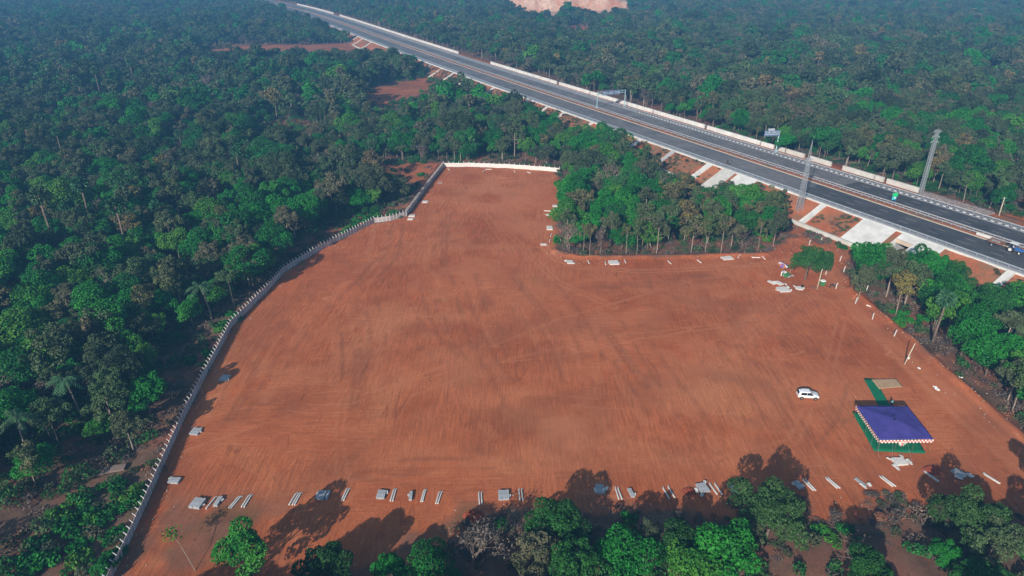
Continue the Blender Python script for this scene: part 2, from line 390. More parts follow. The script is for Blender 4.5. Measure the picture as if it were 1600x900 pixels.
class MB:
    """collects boxes, bars and tubes of one part"""
    def __init__(s): s.V = []; s.F = []
    def add(s, vs, fs):
        b = len(s.V); s.V += [tuple(v) for v in vs]; s.F += [tuple(i + b for i in f) for f in fs]; return s
    def box(s, c, d, rz=0.0, M4=None):
        x, y, z = d[0] / 2, d[1] / 2, d[2] / 2
        vs = [Vector((a * x, b_ * y, e * z)) for a in (-1, 1) for b_ in (-1, 1) for e in (-1, 1)]
        m = M4 or Matrix.Rotation(rz, 4, 'Z')
        return s.add([m @ v + Vector(c) for v in vs], [(0, 1, 3, 2), (4, 6, 7, 5), (0, 4, 5, 1), (2, 3, 7, 6), (0, 2, 6, 4), (1, 5, 7, 3)])
    def bar(s, a, b, r, r2=None, n=6):
        a = Vector(a); b = Vector(b); d = (b - a)
        if d.length < 1e-6: return s
        d.normalize(); r2 = r if r2 is None else r2
        u = d.orthogonal().normalized(); v = d.cross(u)
        vs = []
        for p, q in ((a, r), (b, r2)):
            for i in range(n): vs.append(p + (u * cos(2 * pi * i / n) + v * sin(2 * pi * i / n)) * q)
        fs = [(i, (i + 1) % n, n + (i + 1) % n, n + i) for i in range(n)]
        fs += [tuple(reversed(range(n))), tuple(range(n, 2 * n))]
        return s.add(vs, fs)
    def path(s, pts, rs, n=6):
        pts = [Vector(p) for p in pts]; b0 = len(s.V); u = None
        for i, p in enumerate(pts):
            d = (pts[min(i + 1, len(pts) - 1)] - pts[max(i - 1, 0)]).normalized()
            u = d.orthogonal().normalized() if u is None else (u - d * u.dot(d)).normalized()
            v = d.cross(u)
            s.V += [tuple(p + (u * cos(2 * pi * k / n) + v * sin(2 * pi * k / n)) * rs[i]) for k in range(n)]
        for i in range(len(pts) - 1):
            for k in range(n):
                a = b0 + i * n; s.F.append((a + k, a + (k + 1) % n, a + n + (k + 1) % n, a + n + k))
        s.F.append(tuple(b0 + k for k in reversed(range(n)))); s.F.append(tuple(b0 + (len(pts) - 1) * n + k for k in range(n)))
        return s
    def prism(s, prof, y0, y1, inset=None):
        """profile in x,z drawn out along y"""
        n = len(prof); vs = [(p[0], y0, p[1]) for p in prof] + [(p[0], y1, p[1]) for p in prof]
        fs = [(i, (i + 1) % n, n + (i + 1) % n, n + i) for i in range(n)] + [tuple(reversed(range(n))), tuple(range(n, 2 * n))]
        return s.add(vs, fs)
    def cyl(s, c, r, h, axis='z', n=16):
        c = Vector(c); d = {'x': Vector((1, 0, 0)), 'y': Vector((0, 1, 0)), 'z': Vector((0, 0, 1))}[axis] * (h / 2)
        return s.bar(c - d, c + d, r, n=n)
    def mesh(s, name, mat, smooth=False, bevel=0):
        me = bpy.data.meshes.new(name); me.from_pydata(s.V, [], s.F)
        me.materials.append(mat); me.update()
        bm = bmesh.new(); bm.from_mesh(me); bmesh.ops.recalc_face_normals(bm, faces=bm.faces)
        if bevel: bmesh.ops.bevel(bm, geom=list(bm.edges), offset=bevel, segments=2, affect='EDGES', profile=.6)
        bm.to_mesh(me); bm.free()
        if smooth: me.polygons.foreach_set('use_smooth', [True] * len(me.polygons))
        return me
    def build(s, name, mat, parent=None, smooth=False, bevel=0, **k):
        return link(name, s.mesh(name, mat, smooth, bevel), parent, **k)
def copy_tree(o, parent=None):
    c = o.copy(); C.objects.link(c)
    if parent: c.parent = parent
    for ch in o.children: copy_tree(ch, c)
    return c

# ------------------------------------------------------------------ the ground
def coords(a, b, step, lo, hi):
    mid = list(np.arange(a, b + 1e-6, step)); left = []; right = []
    st = step; x = a
    while x > lo: st = min(st * 1.16, 90); x -= st; left.append(x)
    st = step; x = b
    while x < hi: st = min(st * 1.16, 90); x += st; right.append(x)
    return np.array(left[::-1] + mid + right)
gx = coords(-95, 150, .55, -3000, 3000); gy1 = coords(50, 262, .55, -500, 262)
gy2 = []; y_ = gy1[gy1 <= 262.5][-1]; st_ = .55
while y_ < 5200:
    st_ = min(st_ * 1.10, 7 if y_ < 870 else (2.5 if y_ < 940 else (9 if y_ < 1300 else 120)))
    y_ += st_; gy2.append(y_)
gy = np.concatenate([gy1[gy1 <= 262.5], gy2])
GX, GY = np.meshgrid(gx, gy); fx_ = GX.ravel(); fy_ = GY.ravel()
SD = field_sd(fx_, fy_)
GZ = terrain(fx_, fy_, SD)
def px_line_dist(pts): return segdist(fx_, fy_, W(pts))
offg = road_off(fx_, fy_)
edge = (fbm(fx_, fy_, 5, 50, 4) - .5)
bare = 1 - sm(SD + edge * 5, -.8, 1.6)
U_, V_ = proj(fx_, fy_, GZ); vis = (fy_ > 20)
for k in (1, 2, 3, 4, 6, 7, 8, 9, 10, 13):
    P_ = OPEN[k]; ins = inpoly(U_ + 6 * edge, V_ + 4 * edge, P_) & vis
    bare = np.maximum(bare, ins * (.8 if k < 10 else (1.0 if k != 13 else .3)) * np.clip(.35 + 1.5 * fbm(fx_, fy_, 14, 52, 4) - (.3 if k in (1, 2, 4) else 0), 0, 1))
bare = np.maximum(bare, (1 - sm(np.abs(offg - 34), 3, 6)) * (fy_ > 60))
bare = np.maximum(bare, .7 * (1 - sm(np.abs(offg + 14), 2, 6 + 5 * edge)))
# faint scrub patches that break up the field's near side
scrub = sm(fbm(fx_, fy_, 7, 61), .52, .7) * sm(-SD, 0, 1) * (1 - sm(fy_, 74, 84)) * .7
bare = np.clip(bare - scrub, 0, 1)
def lines(pts, w_, gap=0.0):
    d = segdist(fx_, fy_, W(pts))
    return np.exp(-((np.abs(d - gap)) / w_) ** 2)
nz = .35 + 1.0 * fbm(fx_, fy_, 6, 70)
track = np.zeros_like(fx_)
for pts, w_, a, g in [
    ([(1270,395),(1296,425),(1318,462),(1352,500),(1402,540),(1452,588),(1512,628),(1560,668),(1620,720)], 1.9, .55, 0),
    ([(1300,440),(1335,485),(1395,545),(1470,620),(1560,700),(1640,770)], .9, .5, 1.0),
    ([(845,330),(850,385),(868,405),(905,418),(1000,424),(1100,420),(1200,412),(1240,405)], .35, .75, .8),
    ([(1240,405),(1290,420),(1312,450)], .8, .5, .8),
    ([(590,610),(700,570),(800,528),(870,500),(1000,462),(1080,440)], .30, .55, 0),
    ([(740,300),(780,350),(830,400),(870,440),(960,480)], .30, .5, .8),
    ([(700,270),(760,340),(800,395)], .30, .45, .8), ([(640,620),(800,560),(960,525),(1180,500)], .28, .45, 0),
    ([(860,560),(1000,530),(1120,512),(1200,505)], .3, .5, .0), ([(1120,460),(1190,452),(1260,462),(1300,470)], 1.6, .4, 0),
    ([(1250,470),(1285,460),(1315,500),(1300,560),(1290,620)], .3, .4, .8),
    ([(530,500),(536,600),(530,700),(540,780)], .3, .35, .7), ([(300,700),(450,650),(620,600),(800,560)], .28, .35, 0),
    ([(700,600),(800,640),(900,670),(1000,720)], 4, .25, 0), ([(800,640),(860,650),(900,660)], 3, .35, 0),
    ([(560,690),(700,720),(900,735),(1200,715),(1420,740)], 3.5, .22, 0),
    ([(240,880),(300,850),(360,820)], 1.4, .4, 0)]:
    track = np.maximum(track, lines(pts, w_, g) * a * nz)
for px_, py_, r_, a_ in [(780, 300, 20, .5), (840, 350, 14, .45), (760, 380, 16, .35), (870, 655, 9, .6), (820, 640, 7, .4), (700, 560, 14, .3), (640, 480, 16, .25), (1080, 600, 14, .35), (1130, 480, 14, .25), (520, 560, 9, .35), (1300, 640, 14, .25), (960, 480, 14, .3)]:
    c_ = at(px_, py_); d_ = np.hypot(fx_ - c_.x, (fy_ - c_.y) * .6); track = np.maximum(track, a_ * np.exp(-(d_ / r_) ** 2) * sm(fbm(fx_, fy_, 8, 55, 6), .38, .62))
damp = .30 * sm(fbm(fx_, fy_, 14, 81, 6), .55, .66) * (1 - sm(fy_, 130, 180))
# grading passes: families of thin curved marks, dark and pale by turns
gt_ = np.random.default_rng(41)
FAM = [([(560,455),(575,520),(570,600),(560,700)], 9, 11), ([(700,430),(730,520),(790,620),(860,720)], 10, 12), ([(960,500),(1010,580),(1060,650),(1110,720)], 9, 13), ([(820,430),(870,500),(910,580),(930,680)], 8, 12),
       ([(480,470),(430,540),(380,640),(330,730)], 8, 13), ([(1130,520),(1180,580),(1240,680),(1290,740)], 6, 14), ([(620,330),(600,400),(540,470),(440,560)], 6, 10), ([(900,450),(1050,440),(1180,432),(1280,440)], 7, 6),
       ([(500,740),(700,730),(900,738),(1150,728)], 5, 6), ([(1300,520),(1330,600),(1300,680),(1240,730)], 4, 8), ([(740,290),(700,340),(690,400),(700,450)], 6, 8)]
for pts, n_, sp_ in FAM:
    for k in range(n_):
        o_ = (k - n_ / 2) * sp_ + gt_.normal(0, 3); q_ = [(x + o_ + gt_.normal(0, 3), y + gt_.normal(0, 2.5) + (o_ if abs(pts[0][1] - pts[-1][1]) < 40 else 0)) for x, y in pts]
        cr_ = []                                                     # smooth the line through its points
        for i_ in range(3):
            for t_ in np.linspace(0, 1, 6, endpoint=False):
                P0, P1, P2, P3 = q_[max(i_ - 1, 0)], q_[i_], q_[i_ + 1], q_[min(i_ + 2, 3)]
                cr_.append(tuple(.5 * ((2 * P1[c]) + (-P0[c] + P2[c]) * t_ + (2 * P0[c] - 5 * P1[c] + 4 * P2[c] - P3[c]) * t_ ** 2 + (-P0[c] + 3 * P1[c] - 3 * P2[c] + P3[c]) * t_ ** 3) for c in (0, 1)))
        cr_.append(q_[-1]); i0_ = int(gt_.integers(0, 9)); cr_ = cr_[i0_:i0_ + int(gt_.integers(6, 12))]
        if len(cr_) < 3: continue
        l_ = lines(cr_, .42, .55 if k % 3 == 0 else 0) * sm(fbm(fx_, fy_, 4, 200 + k, 3), .30, .55)
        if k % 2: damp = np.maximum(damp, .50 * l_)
        else: track = np.maximum(track, .34 * l_)
for pts in ([(1262,640),(1240,690),(1120,720),(1000,722)], [(1240,618),(1180,600),(1150,540),(1240,470),(1292,452)]): track = np.maximum(track, .35 * lines(pts, .35, .75))
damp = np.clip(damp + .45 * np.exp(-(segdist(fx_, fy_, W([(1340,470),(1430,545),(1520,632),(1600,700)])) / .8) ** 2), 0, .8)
rock = inpoly(U_ + 8 * edge, V_ + 5 * edge, OPEN[5]) & (fy_ > 850) & (fy_ < 1100)
rock = rock.astype(float)
nxg, nyg = len(gx), len(gy)
idx = np.arange(nxg * nyg).reshape(nyg, nxg)
F_ = np.stack([idx[:-1, :-1], idx[:-1, 1:], idx[1:, 1:], idx[1:, :-1]], -1).reshape(-1, 4)
fcx = fx_[F_].mean(1); fcy = fy_[F_].mean(1)
fsd = SD[F_].mean(1)
isfield = fsd < 0
Vg = np.stack([fx_, fy_, GZ], 1)
def sub_sheet(name, mask):
    f = F_[mask]; u, inv = np.unique(f.ravel(), return_inverse=True)
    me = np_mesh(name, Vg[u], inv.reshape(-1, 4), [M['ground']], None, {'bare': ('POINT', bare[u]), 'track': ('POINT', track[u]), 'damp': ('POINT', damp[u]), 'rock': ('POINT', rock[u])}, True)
    o = link(name, me); o['kind'] = 'structure'; return o
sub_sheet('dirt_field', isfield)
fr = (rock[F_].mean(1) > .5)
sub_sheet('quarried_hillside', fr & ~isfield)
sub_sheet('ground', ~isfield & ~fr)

# ------------------------------------------------------------------ the highway
def soil_slope_material():
    m, t, b = new_mat('embankment_soil'); L = t.links.new
    tc = nd(t, 'ShaderNodeTexCoord')
    def nz_(s, d=5):
        n = nd(t, 'ShaderNodeTexNoise'); n.inputs['Scale'].default_value = s; n.inputs['Detail'].default_value = d; n.inputs['Roughness'].default_value = .7
        L(tc.outputs['Object'], n.inputs['Vector']); return n.outputs['Fac']
    def rp(f, a, c, c0, c1):
        r = nd(t, 'ShaderNodeValToRGB'); r.color_ramp.elements[0].position = a; r.color_ramp.elements[1].position = c
        r.color_ramp.elements[0].color = (*c0, 1); r.color_ramp.elements[1].color = (*c1, 1); L(f, r.inputs[0]); return r.outputs[0]
    def mx(f, a, c, mode='MIX'):
        x = nd(t, 'ShaderNodeMix', data_type='RGBA', blend_type=mode); L(f, x.inputs[0]) if not isinstance(f, float) else setattr(x.inputs[0], 'default_value', f)
        for i, q in ((6, a), (7, c)):
            if isinstance(q, tuple): x.inputs[i].default_value = (*q, 1)
            else: L(q, x.inputs[i])
        return x.outputs[2]
    c = rp(nz_(.08), .35, .65, (.32, .092, .040), (.46, .155, .070))
    c = mx(rp(nz_(.12), .44, .60, (0, 0, 0), (.85, .85, .85)), c, (.20, .13, .075))
    c = mx(.6, c, rp(nz_(2.5), .3, .7, (.7, .7, .7), (1.25, 1.25, 1.25)), 'MULTIPLY')
    L(c, b.inputs['Base Color']); b.inputs['Roughness'].default_value = .95; b.inputs['Specular IOR Level'].default_value = .1
    bp = nd(t, 'ShaderNodeBump'); bp.inputs['Strength'].default_value = .6; bp.inputs['Distance'].default_value = .15
    L(nz_(1.5), bp.inputs['Height']); L(bp.outputs[0], b.inputs['Normal'])
    return m
M['slope_soil'] = soil_slope_material()
SSTEP = 4.0
def sweep(name, prof, mat, s0=40, s1=None, step=SSTEP, parent=None, wob=0, smooth=False, closed=False):
    """prof: list of (offset, z) swept along the road"""
    s1 = s1 or SMAX - 5; ss = np.arange(s0, s1 + .01, step)
    if ss[-1] < s1 - .05: ss = np.append(ss, s1)
    k = len(prof); V = []; F = []
    for i, s in enumerate(ss):
        p, t, n = road_frame(s)
        for j, (o, z) in enumerate(prof):
            oo = o + (wob * (vnoise(s, j * 9.0, 3, 5) - .5) if wob else 0)
            V.append((p[0] + n[0] * oo, p[1] + n[1] * oo, z))
    rng_ = range(k if closed else k - 1)
    for i in range(len(ss) - 1):
        for j in rng_:
            a = i * k + j; b_ = i * k + (j + 1) % k
            F.append((a, b_, b_ + k, a + k))
    if closed:
        pass
    me = np_mesh(name, V, F, [mat], smooth=smooth)
    if closed:
        bm = bmesh.new(); bm.from_mesh(me); bm.verts.ensure_lookup_table()
        for r_ in (0, len(ss) - 1):
            try: bm.faces.new([bm.verts[r_ * k + j] for j in range(k)])
            except Exception: pass
        bmesh.ops.recalc_face_normals(bm, faces=bm.faces); bm.to_mesh(me); bm.free()
    return link(name, me, parent)
def strip(name, o0, o1, z, mat, s0=40, s1=None, step=SSTEP, parent=None): return sweep(name, [(o0, z), (o1, z)], mat, s0, s1, step, parent)
def K(o): o['kind'] = 'structure'; return o

cul = s_at(1412, -3, 2.5); CW = 2.6                 # underpass axis and half width
EMB = [(-11.5, -.6), (-10, 0), (-7.4, 1.35), (-5, 2.45), (-2.4, 3.8), (0, 4.9)]
K(sweep('embankment', EMB, M['slope_soil'], 40, cul - CW, 2, wob=.5))
K(sweep('embankment', EMB, M['slope_soil'], cul + CW, None, 2, wob=.5))
K(sweep('verge', [(0, 4.9), (36.8, 4.9), (41, 4.0), (43, 3.2)], M['slope_soil'], 40, None, 4))
K(sweep('shoulder', [(.35, 4.8), (.35, 5.0), (3.3, 5.0), (3.3, 4.8)], M['shoulder'], 40, None, 6))
K(sweep('shoulder', [(28.4, 4.8), (28.4, 5.0), (31.6, 5.0), (31.6, 4.8)], M['shoulder'], 40, None, 6))
sA = s_at(1262, 8)
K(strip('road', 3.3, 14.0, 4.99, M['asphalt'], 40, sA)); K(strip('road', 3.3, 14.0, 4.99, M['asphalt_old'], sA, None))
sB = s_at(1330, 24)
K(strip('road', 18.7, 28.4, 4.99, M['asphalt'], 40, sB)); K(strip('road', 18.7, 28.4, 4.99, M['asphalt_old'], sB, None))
K(sweep('median', [(14.35, 5.1), (16.4, 5.2), (18.4, 5.1)], M['slope_soil'], 40, None, 6))
K(sweep('kerb', [(14.0, 4.9), (14.0, 5.13), (14.35, 5.13), (14.35, 4.9)], M['kerb_cream'], 40, None, 6))
K(sweep('kerb', [(18.4, 4.9), (18.4, 5.13), (18.7, 5.13), (18.7, 4.9)], M['shoulder'], 40, None, 6))
K(sweep('kerb', [(-.55, 4.55), (-.5, 5.1), (.35, 5.06), (.36, 4.8)], M['concrete_white'], 40, None, 6))
# painted edge lines and lane dashes
def markings(o, dashed, s0=45, s1=900):
    V = []; F = []; s = s0
    L_, P_ = (3.0, 8.6) if dashed else (8.0, 8.0)
    while s < s1:
        b_ = len(V)
        for q in (s, s + L_):
            for oo in (o - .09, o + .09): V.append(tuple(rd(q, oo, 4.996)))
        F.append((b_, b_ + 1, b_ + 3, b_ + 2)); s += P_
    K(link('lane_markings', np_mesh('lane_markings', V, F, [M['paint']])))
for o in (6.75, 10.3, 22.0, 25.2): markings(o, True)
for o in (3.45, 13.85, 18.85, 28.25): markings(o, False)

def guardrail(off, side, label, s0=46, s1=1050):
    root = empty('crash_barrier', rd(s0, off, 5.0), label, 'crash barrier', 'crash barriers along the highway')
    bx = root.location
    def loc(me_o): me_o.location = -Vector(bx); return me_o
    d = .06 * side
    loc(sweep('beam', [(off + d, 5.52), (off - d, 5.60), (off + d, 5.68), (off - d, 5.76), (off + d, 5.84), (off + d * 2, 5.84), (off + d * 2, 5.52)], M['galv'], s0, s1, 6, root, closed=True))
    mb = MB().box((0, 0, .42), (.12, .16, .84)); me = mb.mesh('post', M['galv'])
    s = s0; n = 0; rest = MB()
    while s < s1:
        p, t, nn = road_frame(s); a = math.atan2(t[1], t[0])
        q = rd(s, off + d * 3.2, 5.0)
        if q.y > 120 and n < 100:
            o = link('post', me, root, q - bx, a); n += 1
        elif s < 760: rest.box(q - bx + Vector((0, 0, .42)), (.16, .12, .84), a)
        s += 2.6 if s < 330 else 4.0
    r_ = rest.build('posts', M['galv'], root); r_['kind'] = 'stuff'
guardrail(1.1, 1, 'grey metal crash barrier on the near shoulder above the red embankment')
guardrail(15.5, 1, 'grey metal crash barrier on the median, nearer to the red field')
guardrail(17.6, -1, 'grey metal crash barrier on the median, nearer to the far carriageway')
guardrail(30.6, -1, 'grey metal crash barrier on the far shoulder beside the white walls')
# kerb blocks on the far shoulder, white and dark by turns
V = []; F = []; mi = []
s = 46; k = 0
while s < 420:
    for q in range(2):
        b_ = len(V)
        for ss in (s, s + .95):
            for (oo, z) in ((29.3, 5.0), (29.3, 5.16), (29.6, 5.16), (29.6, 5.0)): V.append(tuple(rd(ss, oo, z)))
        F += [(b_, b_ + 1, b_ + 5, b_ + 4), (b_ + 1, b_ + 2, b_ + 6, b_ + 5), (b_ + 2, b_ + 3, b_ + 7, b_ + 6)]; mi += [q] * 3
        s += 1.0
me = np_mesh('chequered_kerb', V, F, [M['concrete_white'], M['asphalt']], mi); K(link('chequered_kerb', me))
# low masonry walls beyond the far shoulder: one after another, with gaps
segs = [(441, 521), (531, 716), (767, 870), (874, 921), (923, 1020), (1022, 1101), (1105, 1188), (1190, 1209), (1217, 1257), (1266, 1299), (1317, 1366), (1368, 1381), (1386, 1436)]
names = ['blue-hazed far end of the line', 'long stretch before the red gap', 'stretch just past the red gap', 'short stretch behind the first gantry side', 'stretch behind the sign gantry', 'stretch between gantry and lone bright tree', 'stretch right of the lone bright green tree', 'short piece left of the cantilever sign', 'short stretch right of the cantilever sign', 'short stretch right of the lattice mast top', 'stretch behind the green median board', 'smallest piece of the line', 'grey stained stretch ending at the lattice pylon']
for i, (a, b_) in enumerate(segs):
    oo = 34.8
    s1_, s0_ = s_at(a, oo, 5.6), s_at(b_, oo, 5.6)
    h = 1.5
    mat = M['concrete_white'] if b_ < 1210 else M['concrete_pale']
    o = sweep('roadside_wall', [(oo - .3, 4.8), (oo - .3, 5.0 + h), (oo + .35, 5.0 + h), (oo + .35, 4.5)], mat, s0_, s1_, 2.0 if s1_ - s0_ < 60 else 5, wob=.18, closed=True)
    tag(o, 'low pale roadside wall, ' + names[i], 'wall', 'low walls along the far verge')
# grey stone rubble bank right of the pylon
mb = MB(); s0_, s1_ = s_at(1548, 34.5, 5.5), s_at(1440, 34.5, 5.5)
random.seed(3)
for k in range(520):
    s = random.uniform(s0_, s1_); oo = random.uniform(33.3, 36.8); q = rd(s, oo, 5.0 + .5 * sin((oo - 33.3) / 3.5 * pi) * random.random())
    mb.box(q, (random.uniform(.3, .8), random.uniform(.3, .7), random.uniform(.25, .6)), random.uniform(0, 3))
o = mb.build('rubble_bank', simple('grey_rubble', (.30, .25, .24), .9, .35, 1.2)); tag(o, 'bank of loose grey stone rubble beside the far shoulder', 'rubble', None, 'stuff')
# toe wall and drains at the foot of the slope
def toe(a, b_, h, label, off=-10.4):
    s1_, s0_ = s_at(a, off, .3), s_at(b_, off, .3)
    o = sweep('toe_wall', [(off - .35, -.4), (off - .3, h), (off + .35, h), (off + .35, -.4)], M['concrete_pale'], s0_, s1_, 2, closed=True)
    tag(o, label, 'wall', 'toe walls of the embankment')
toe(1236, 1334, 1.1, 'pale low toe wall under the bare red slope left of the underpass')
toe(1020, 1078, .8, 'weathered toe wall piece half hidden behind the grove trees')
toe(684, 716, .8, 'short white toe wall near the red clearing')
toe(553, 573, .8, 'white toe wall piece where the dirt track meets the highway')

def chute(px, wd, label, dark=False):
    s = s_at(px, 0); root = empty('drainage_chute', rd(s, -10, 0), label, 'drain chute', 'white drainage chutes down the embankment')
    o0 = Vector(root.location)
    def P(ds, off, z): return rd(s + ds, off, z) - o0
    m = M['concrete_white'] if not dark else M['concrete']
    mb = MB(); prof = [(-10.4, .12), (-7.4, 1.52), (-5, 2.62), (-2.4, 3.97), (-.4, 5.02)]
    vs = []
    for o_, z in prof: vs += [P(-wd / 2, o_, z), P(wd / 2, o_, z)]
    mb.add(vs, [(2 * i, 2 * i + 1, 2 * i + 3, 2 * i + 2) for i in range(4)]); mb.build('channel_floor', m, root)
    for sg in (-1, 1):
        mb = MB(); vs = []
        for o_, z in prof:
            for (q, dz) in ((0, -.3), (0, .22), (.16, .22), (.16, -.3)): vs.append(P(sg * (wd / 2 + q), o_, z + dz))
        fs = []
        for i in range(4):
            for j in range(4): a = 4 * i + j; b2 = 4 * i + (j + 1) % 4; fs.append((a, b2, b2 + 4, a + 4))
        fs += [(0, 1, 2, 3), (16, 17, 18, 19)]
        mb.add(vs, fs); mb.build('side_kerb', m, root)
ch = [(553, .7), (560, .7), (568, .7), (582, 1), (676, .8), (692, .9), (711, 1.1), (724, .6), (733, .9), (754, 1), (774, 1.2), (828, 1.1), (858, 1.1), (884, 1.2), (928, 1.2), (1003, 1.6), (1055, 1.6), (1112, 2.1), (1290, 1.7), (1583, 1.6)]
cl = ['farthest narrow white chute by the dirt track junction', 'second narrow white chute by the dirt track junction', 'third narrow white chute by the dirt track junction', 'white chute nearest the dirt track junction', 'stained chute at the upper edge of the red clearing slope', 'white chute above the red clearing', 'long white chute reaching the short toe wall', 'narrow chute just right of the short toe wall', 'white chute above the bright green bush', 'small white chute before the last trees of the clearing', 'white chute where the trees close in again', 'white chute left of the dark tree clump', 'short white chute over the dark tree clump', 'white chute in the red gap between trees', 'white chute below the sign gantry', 'chute behind the bushy grove top', 'stained broad chute over the grove', 'broad white chute on the shrubby red slope', 'white chute below the lattice mast', 'white chute at the right end of the embankment']
for (p, wd), l in zip(ch, cl): chute(p, wd, l, p in (676, 1055))
# paved slope panels round the underpass and over the grove
def apron(a, b_, label, off0=-9.8, mat='concrete_white'):
    s1_, s0_ = s_at(a, 0), s_at(b_, 0)
    o = sweep('paved_slope', [(off0 - .5, -.3), (off0, .35), (-7.4, 1.66), (-5, 2.76), (-2.4, 4.1), (-.45, 5.04)], M[mat], s0_, s1_, 2.0)
    return tag(o, label, 'paved slope', 'paved slope panels on the embankment')
apron(1132, 1152, 'grey stained concrete slope apron above the grove', mat='concrete_pale')
apron(1156, 1186, 'cream concrete slope apron above the grove')
apron(1352, 1404, 'broad white concrete slope apron left of the underpass')
sq1 = cul - CW - .05
o = sweep('paved_slope', [(-10.3, -.3), (-9.8, .35), (-7.4, 1.66), (-5, 2.76), (-2.4, 4.1), (-.45, 5.04)], M['concrete_white'], cul - CW - 7, sq1, 2.0)
tag(o, 'white concrete slope apron right of the underpass mouth', 'paved slope', 'paved slope panels on the embankment')
# underpass
root = empty('underpass', rd(cul, -6, 0), 'small concrete underpass with dark mouth under the near carriageway', 'underpass')
o0 = Vector(root.location)
def UP(ds, off, z): return rd(cul + ds, off, z) - o0
mb = MB()
for sg in (-1, 1):
    vs = [UP(sg * CW, -10.6, -.4), UP(sg * CW, -10.6, .25), UP(sg * CW, -5, 2.8), UP(sg * CW, -3.2, 3.6), UP(sg * CW, -3.2, -.4)]
    vs += [UP(sg * (CW - .3), -10.6, -.4), UP(sg * (CW - .3), -10.6, .25), UP(sg * (CW - .3), -5, 2.8), UP(sg * (CW - .3), -3.2, 3.6), UP(sg * (CW - .3), -3.2, -.4)]
    m2 = MB().add(vs, [(0, 1, 2, 3, 4), (5, 6, 7, 8, 9)] + [(i, (i + 1) % 5, 5 + (i + 1) % 5, 5 + i) for i in range(5)]); m2.build('wing_wall', M['concrete_white'], root)
def slab8(a0, a1, b0, b1, z0, z1):
    vs = [UP(a, b_, z) for a in (a0, a1) for b_ in (b0, b1) for z in (z0, z1)]
    return MB().add(vs, [(0, 1, 3, 2), (4, 6, 7, 5), (0, 4, 5, 1), (2, 3, 7, 6), (0, 2, 6, 4), (1, 5, 7, 3)])
slab8(-CW, CW, -3.3, -2.9, 2.7, 3.75).build('lintel', M['kerb_cream'], root)
slab8(-CW + .01, -CW + .3, -2.88, 13, -.3, 2.9).build('side_wall', M['concrete'], root)
slab8(CW - .3, CW - .01, -2.88, 13, -.3, 2.9).build('side_wall', M['concrete'], root)
slab8(-CW, CW, -2.85, 13, 2.95, 3.3).build('deck', M['concrete'], root)
slab8(-CW, CW, 12.7, 13, -.3, 3.0).build('end_wall', M['concrete'], root)
vs = [UP(-CW, -3.1, 3.7), UP(CW, -3.1, 3.7), UP(CW, -.3, 5.03), UP(-CW, -.3, 5.03)]
MB().add(vs, [(0, 1, 2, 3)]).build('slope_slab', M['concrete_white'], root)

# ------------------------------------------------------------------ precast boundary walls
def precast_wall(pts, name_label, mat, spacing, h=1.55, side=1):
    p0 = Vector((*pts[0], 0)); root = empty('boundary_wall', p0, name_label, 'wall')
    pts = [Vector((*p, 0)) for p in pts]
    mb = MB(); posts = []
    L_ = [0]
    for a, b_ in zip(pts[:-1], pts[1:]): L_.append(L_[-1] + (b_ - a).length)
    n = int(L_[-1] / spacing); sp = L_[-1] / n
    def P(s):
        for i in range(len(pts) - 1):
            if s <= L_[i + 1] + 1e-6: return pts[i].lerp(pts[i + 1], (s - L_[i]) / (L_[i + 1] - L_[i]))
        return pts[-1]
    for i in range(n):
        a, b_ = P(i * sp), P((i + 1) * sp); c = (a + b_) / 2; ang = math.atan2(b_.y - a.y, b_.x - a.x); ln = (b_ - a).length
        dz = .05 * sin(i * 1.7)
        for r_ in range(5):
            hh = h / 5
            mb.box(c - p0 + Vector((0, 0, r_ * hh + hh / 2 + dz)), (ln - .14, .055 + .004 * ((i + r_) % 3), hh - .025), ang + .006 * sin(i * 3.1 + r_))
        posts.append((a, ang, dz))
    posts.append((P(n * sp), ang, 0))
    mb.build('panels', mat, root)
    pm = MB().box((0, 0, (h + .12) / 2), (.15, .15, h + .12))
    # cranked head that leans outward over the panels
    z0 = h + .1; pm.add([(-.06, -.07, z0), (.06, -.07, z0), (.06, .07, z0), (-.06, .07, z0), (-.05, .30 * side - .05, z0 + .42), (.05, .30 * side - .05, z0 + .42), (.05, .30 * side + .05, z0 + .42), (-.05, .30 * side + .05, z0 + .42)],
        [(0, 1, 5, 4), (1, 2, 6, 5), (2, 3, 7, 6), (3, 0, 4, 7), (4, 5, 6, 7)])
    me = pm.mesh('post', M['wall_bright'])
    vis_posts = [q for q in posts]
    near_ = vis_posts[::-1] if len(vis_posts) > 100 else vis_posts
    for a, ang, dz in near_[:100]: link('post', me, root, a - p0 + Vector((0, 0, dz)), ang)
    if len(near_) > 100:
        V_ = []; F2 = []
        for a, ang, dz in near_[100:]:
            m4 = Matrix.Translation(a - p0 + Vector((0, 0, dz))) @ Matrix.Rotation(ang, 4, 'Z'); b_ = len(V_)
            V_ += [tuple(m4 @ v.co) for v in me.vertices]; F2 += [tuple(i + b_ for i in p_.vertices) for p_ in me.polygons]
        MB().add(V_, F2).build('posts', M['wall_bright'], root)['kind'] = 'stuff'
    return root
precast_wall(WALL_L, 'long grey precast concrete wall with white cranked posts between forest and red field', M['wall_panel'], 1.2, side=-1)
precast_wall(WALL_F, 'sunlit white precast wall closing the far end of the red field', M['wall_bright'], 1.85, side=1)

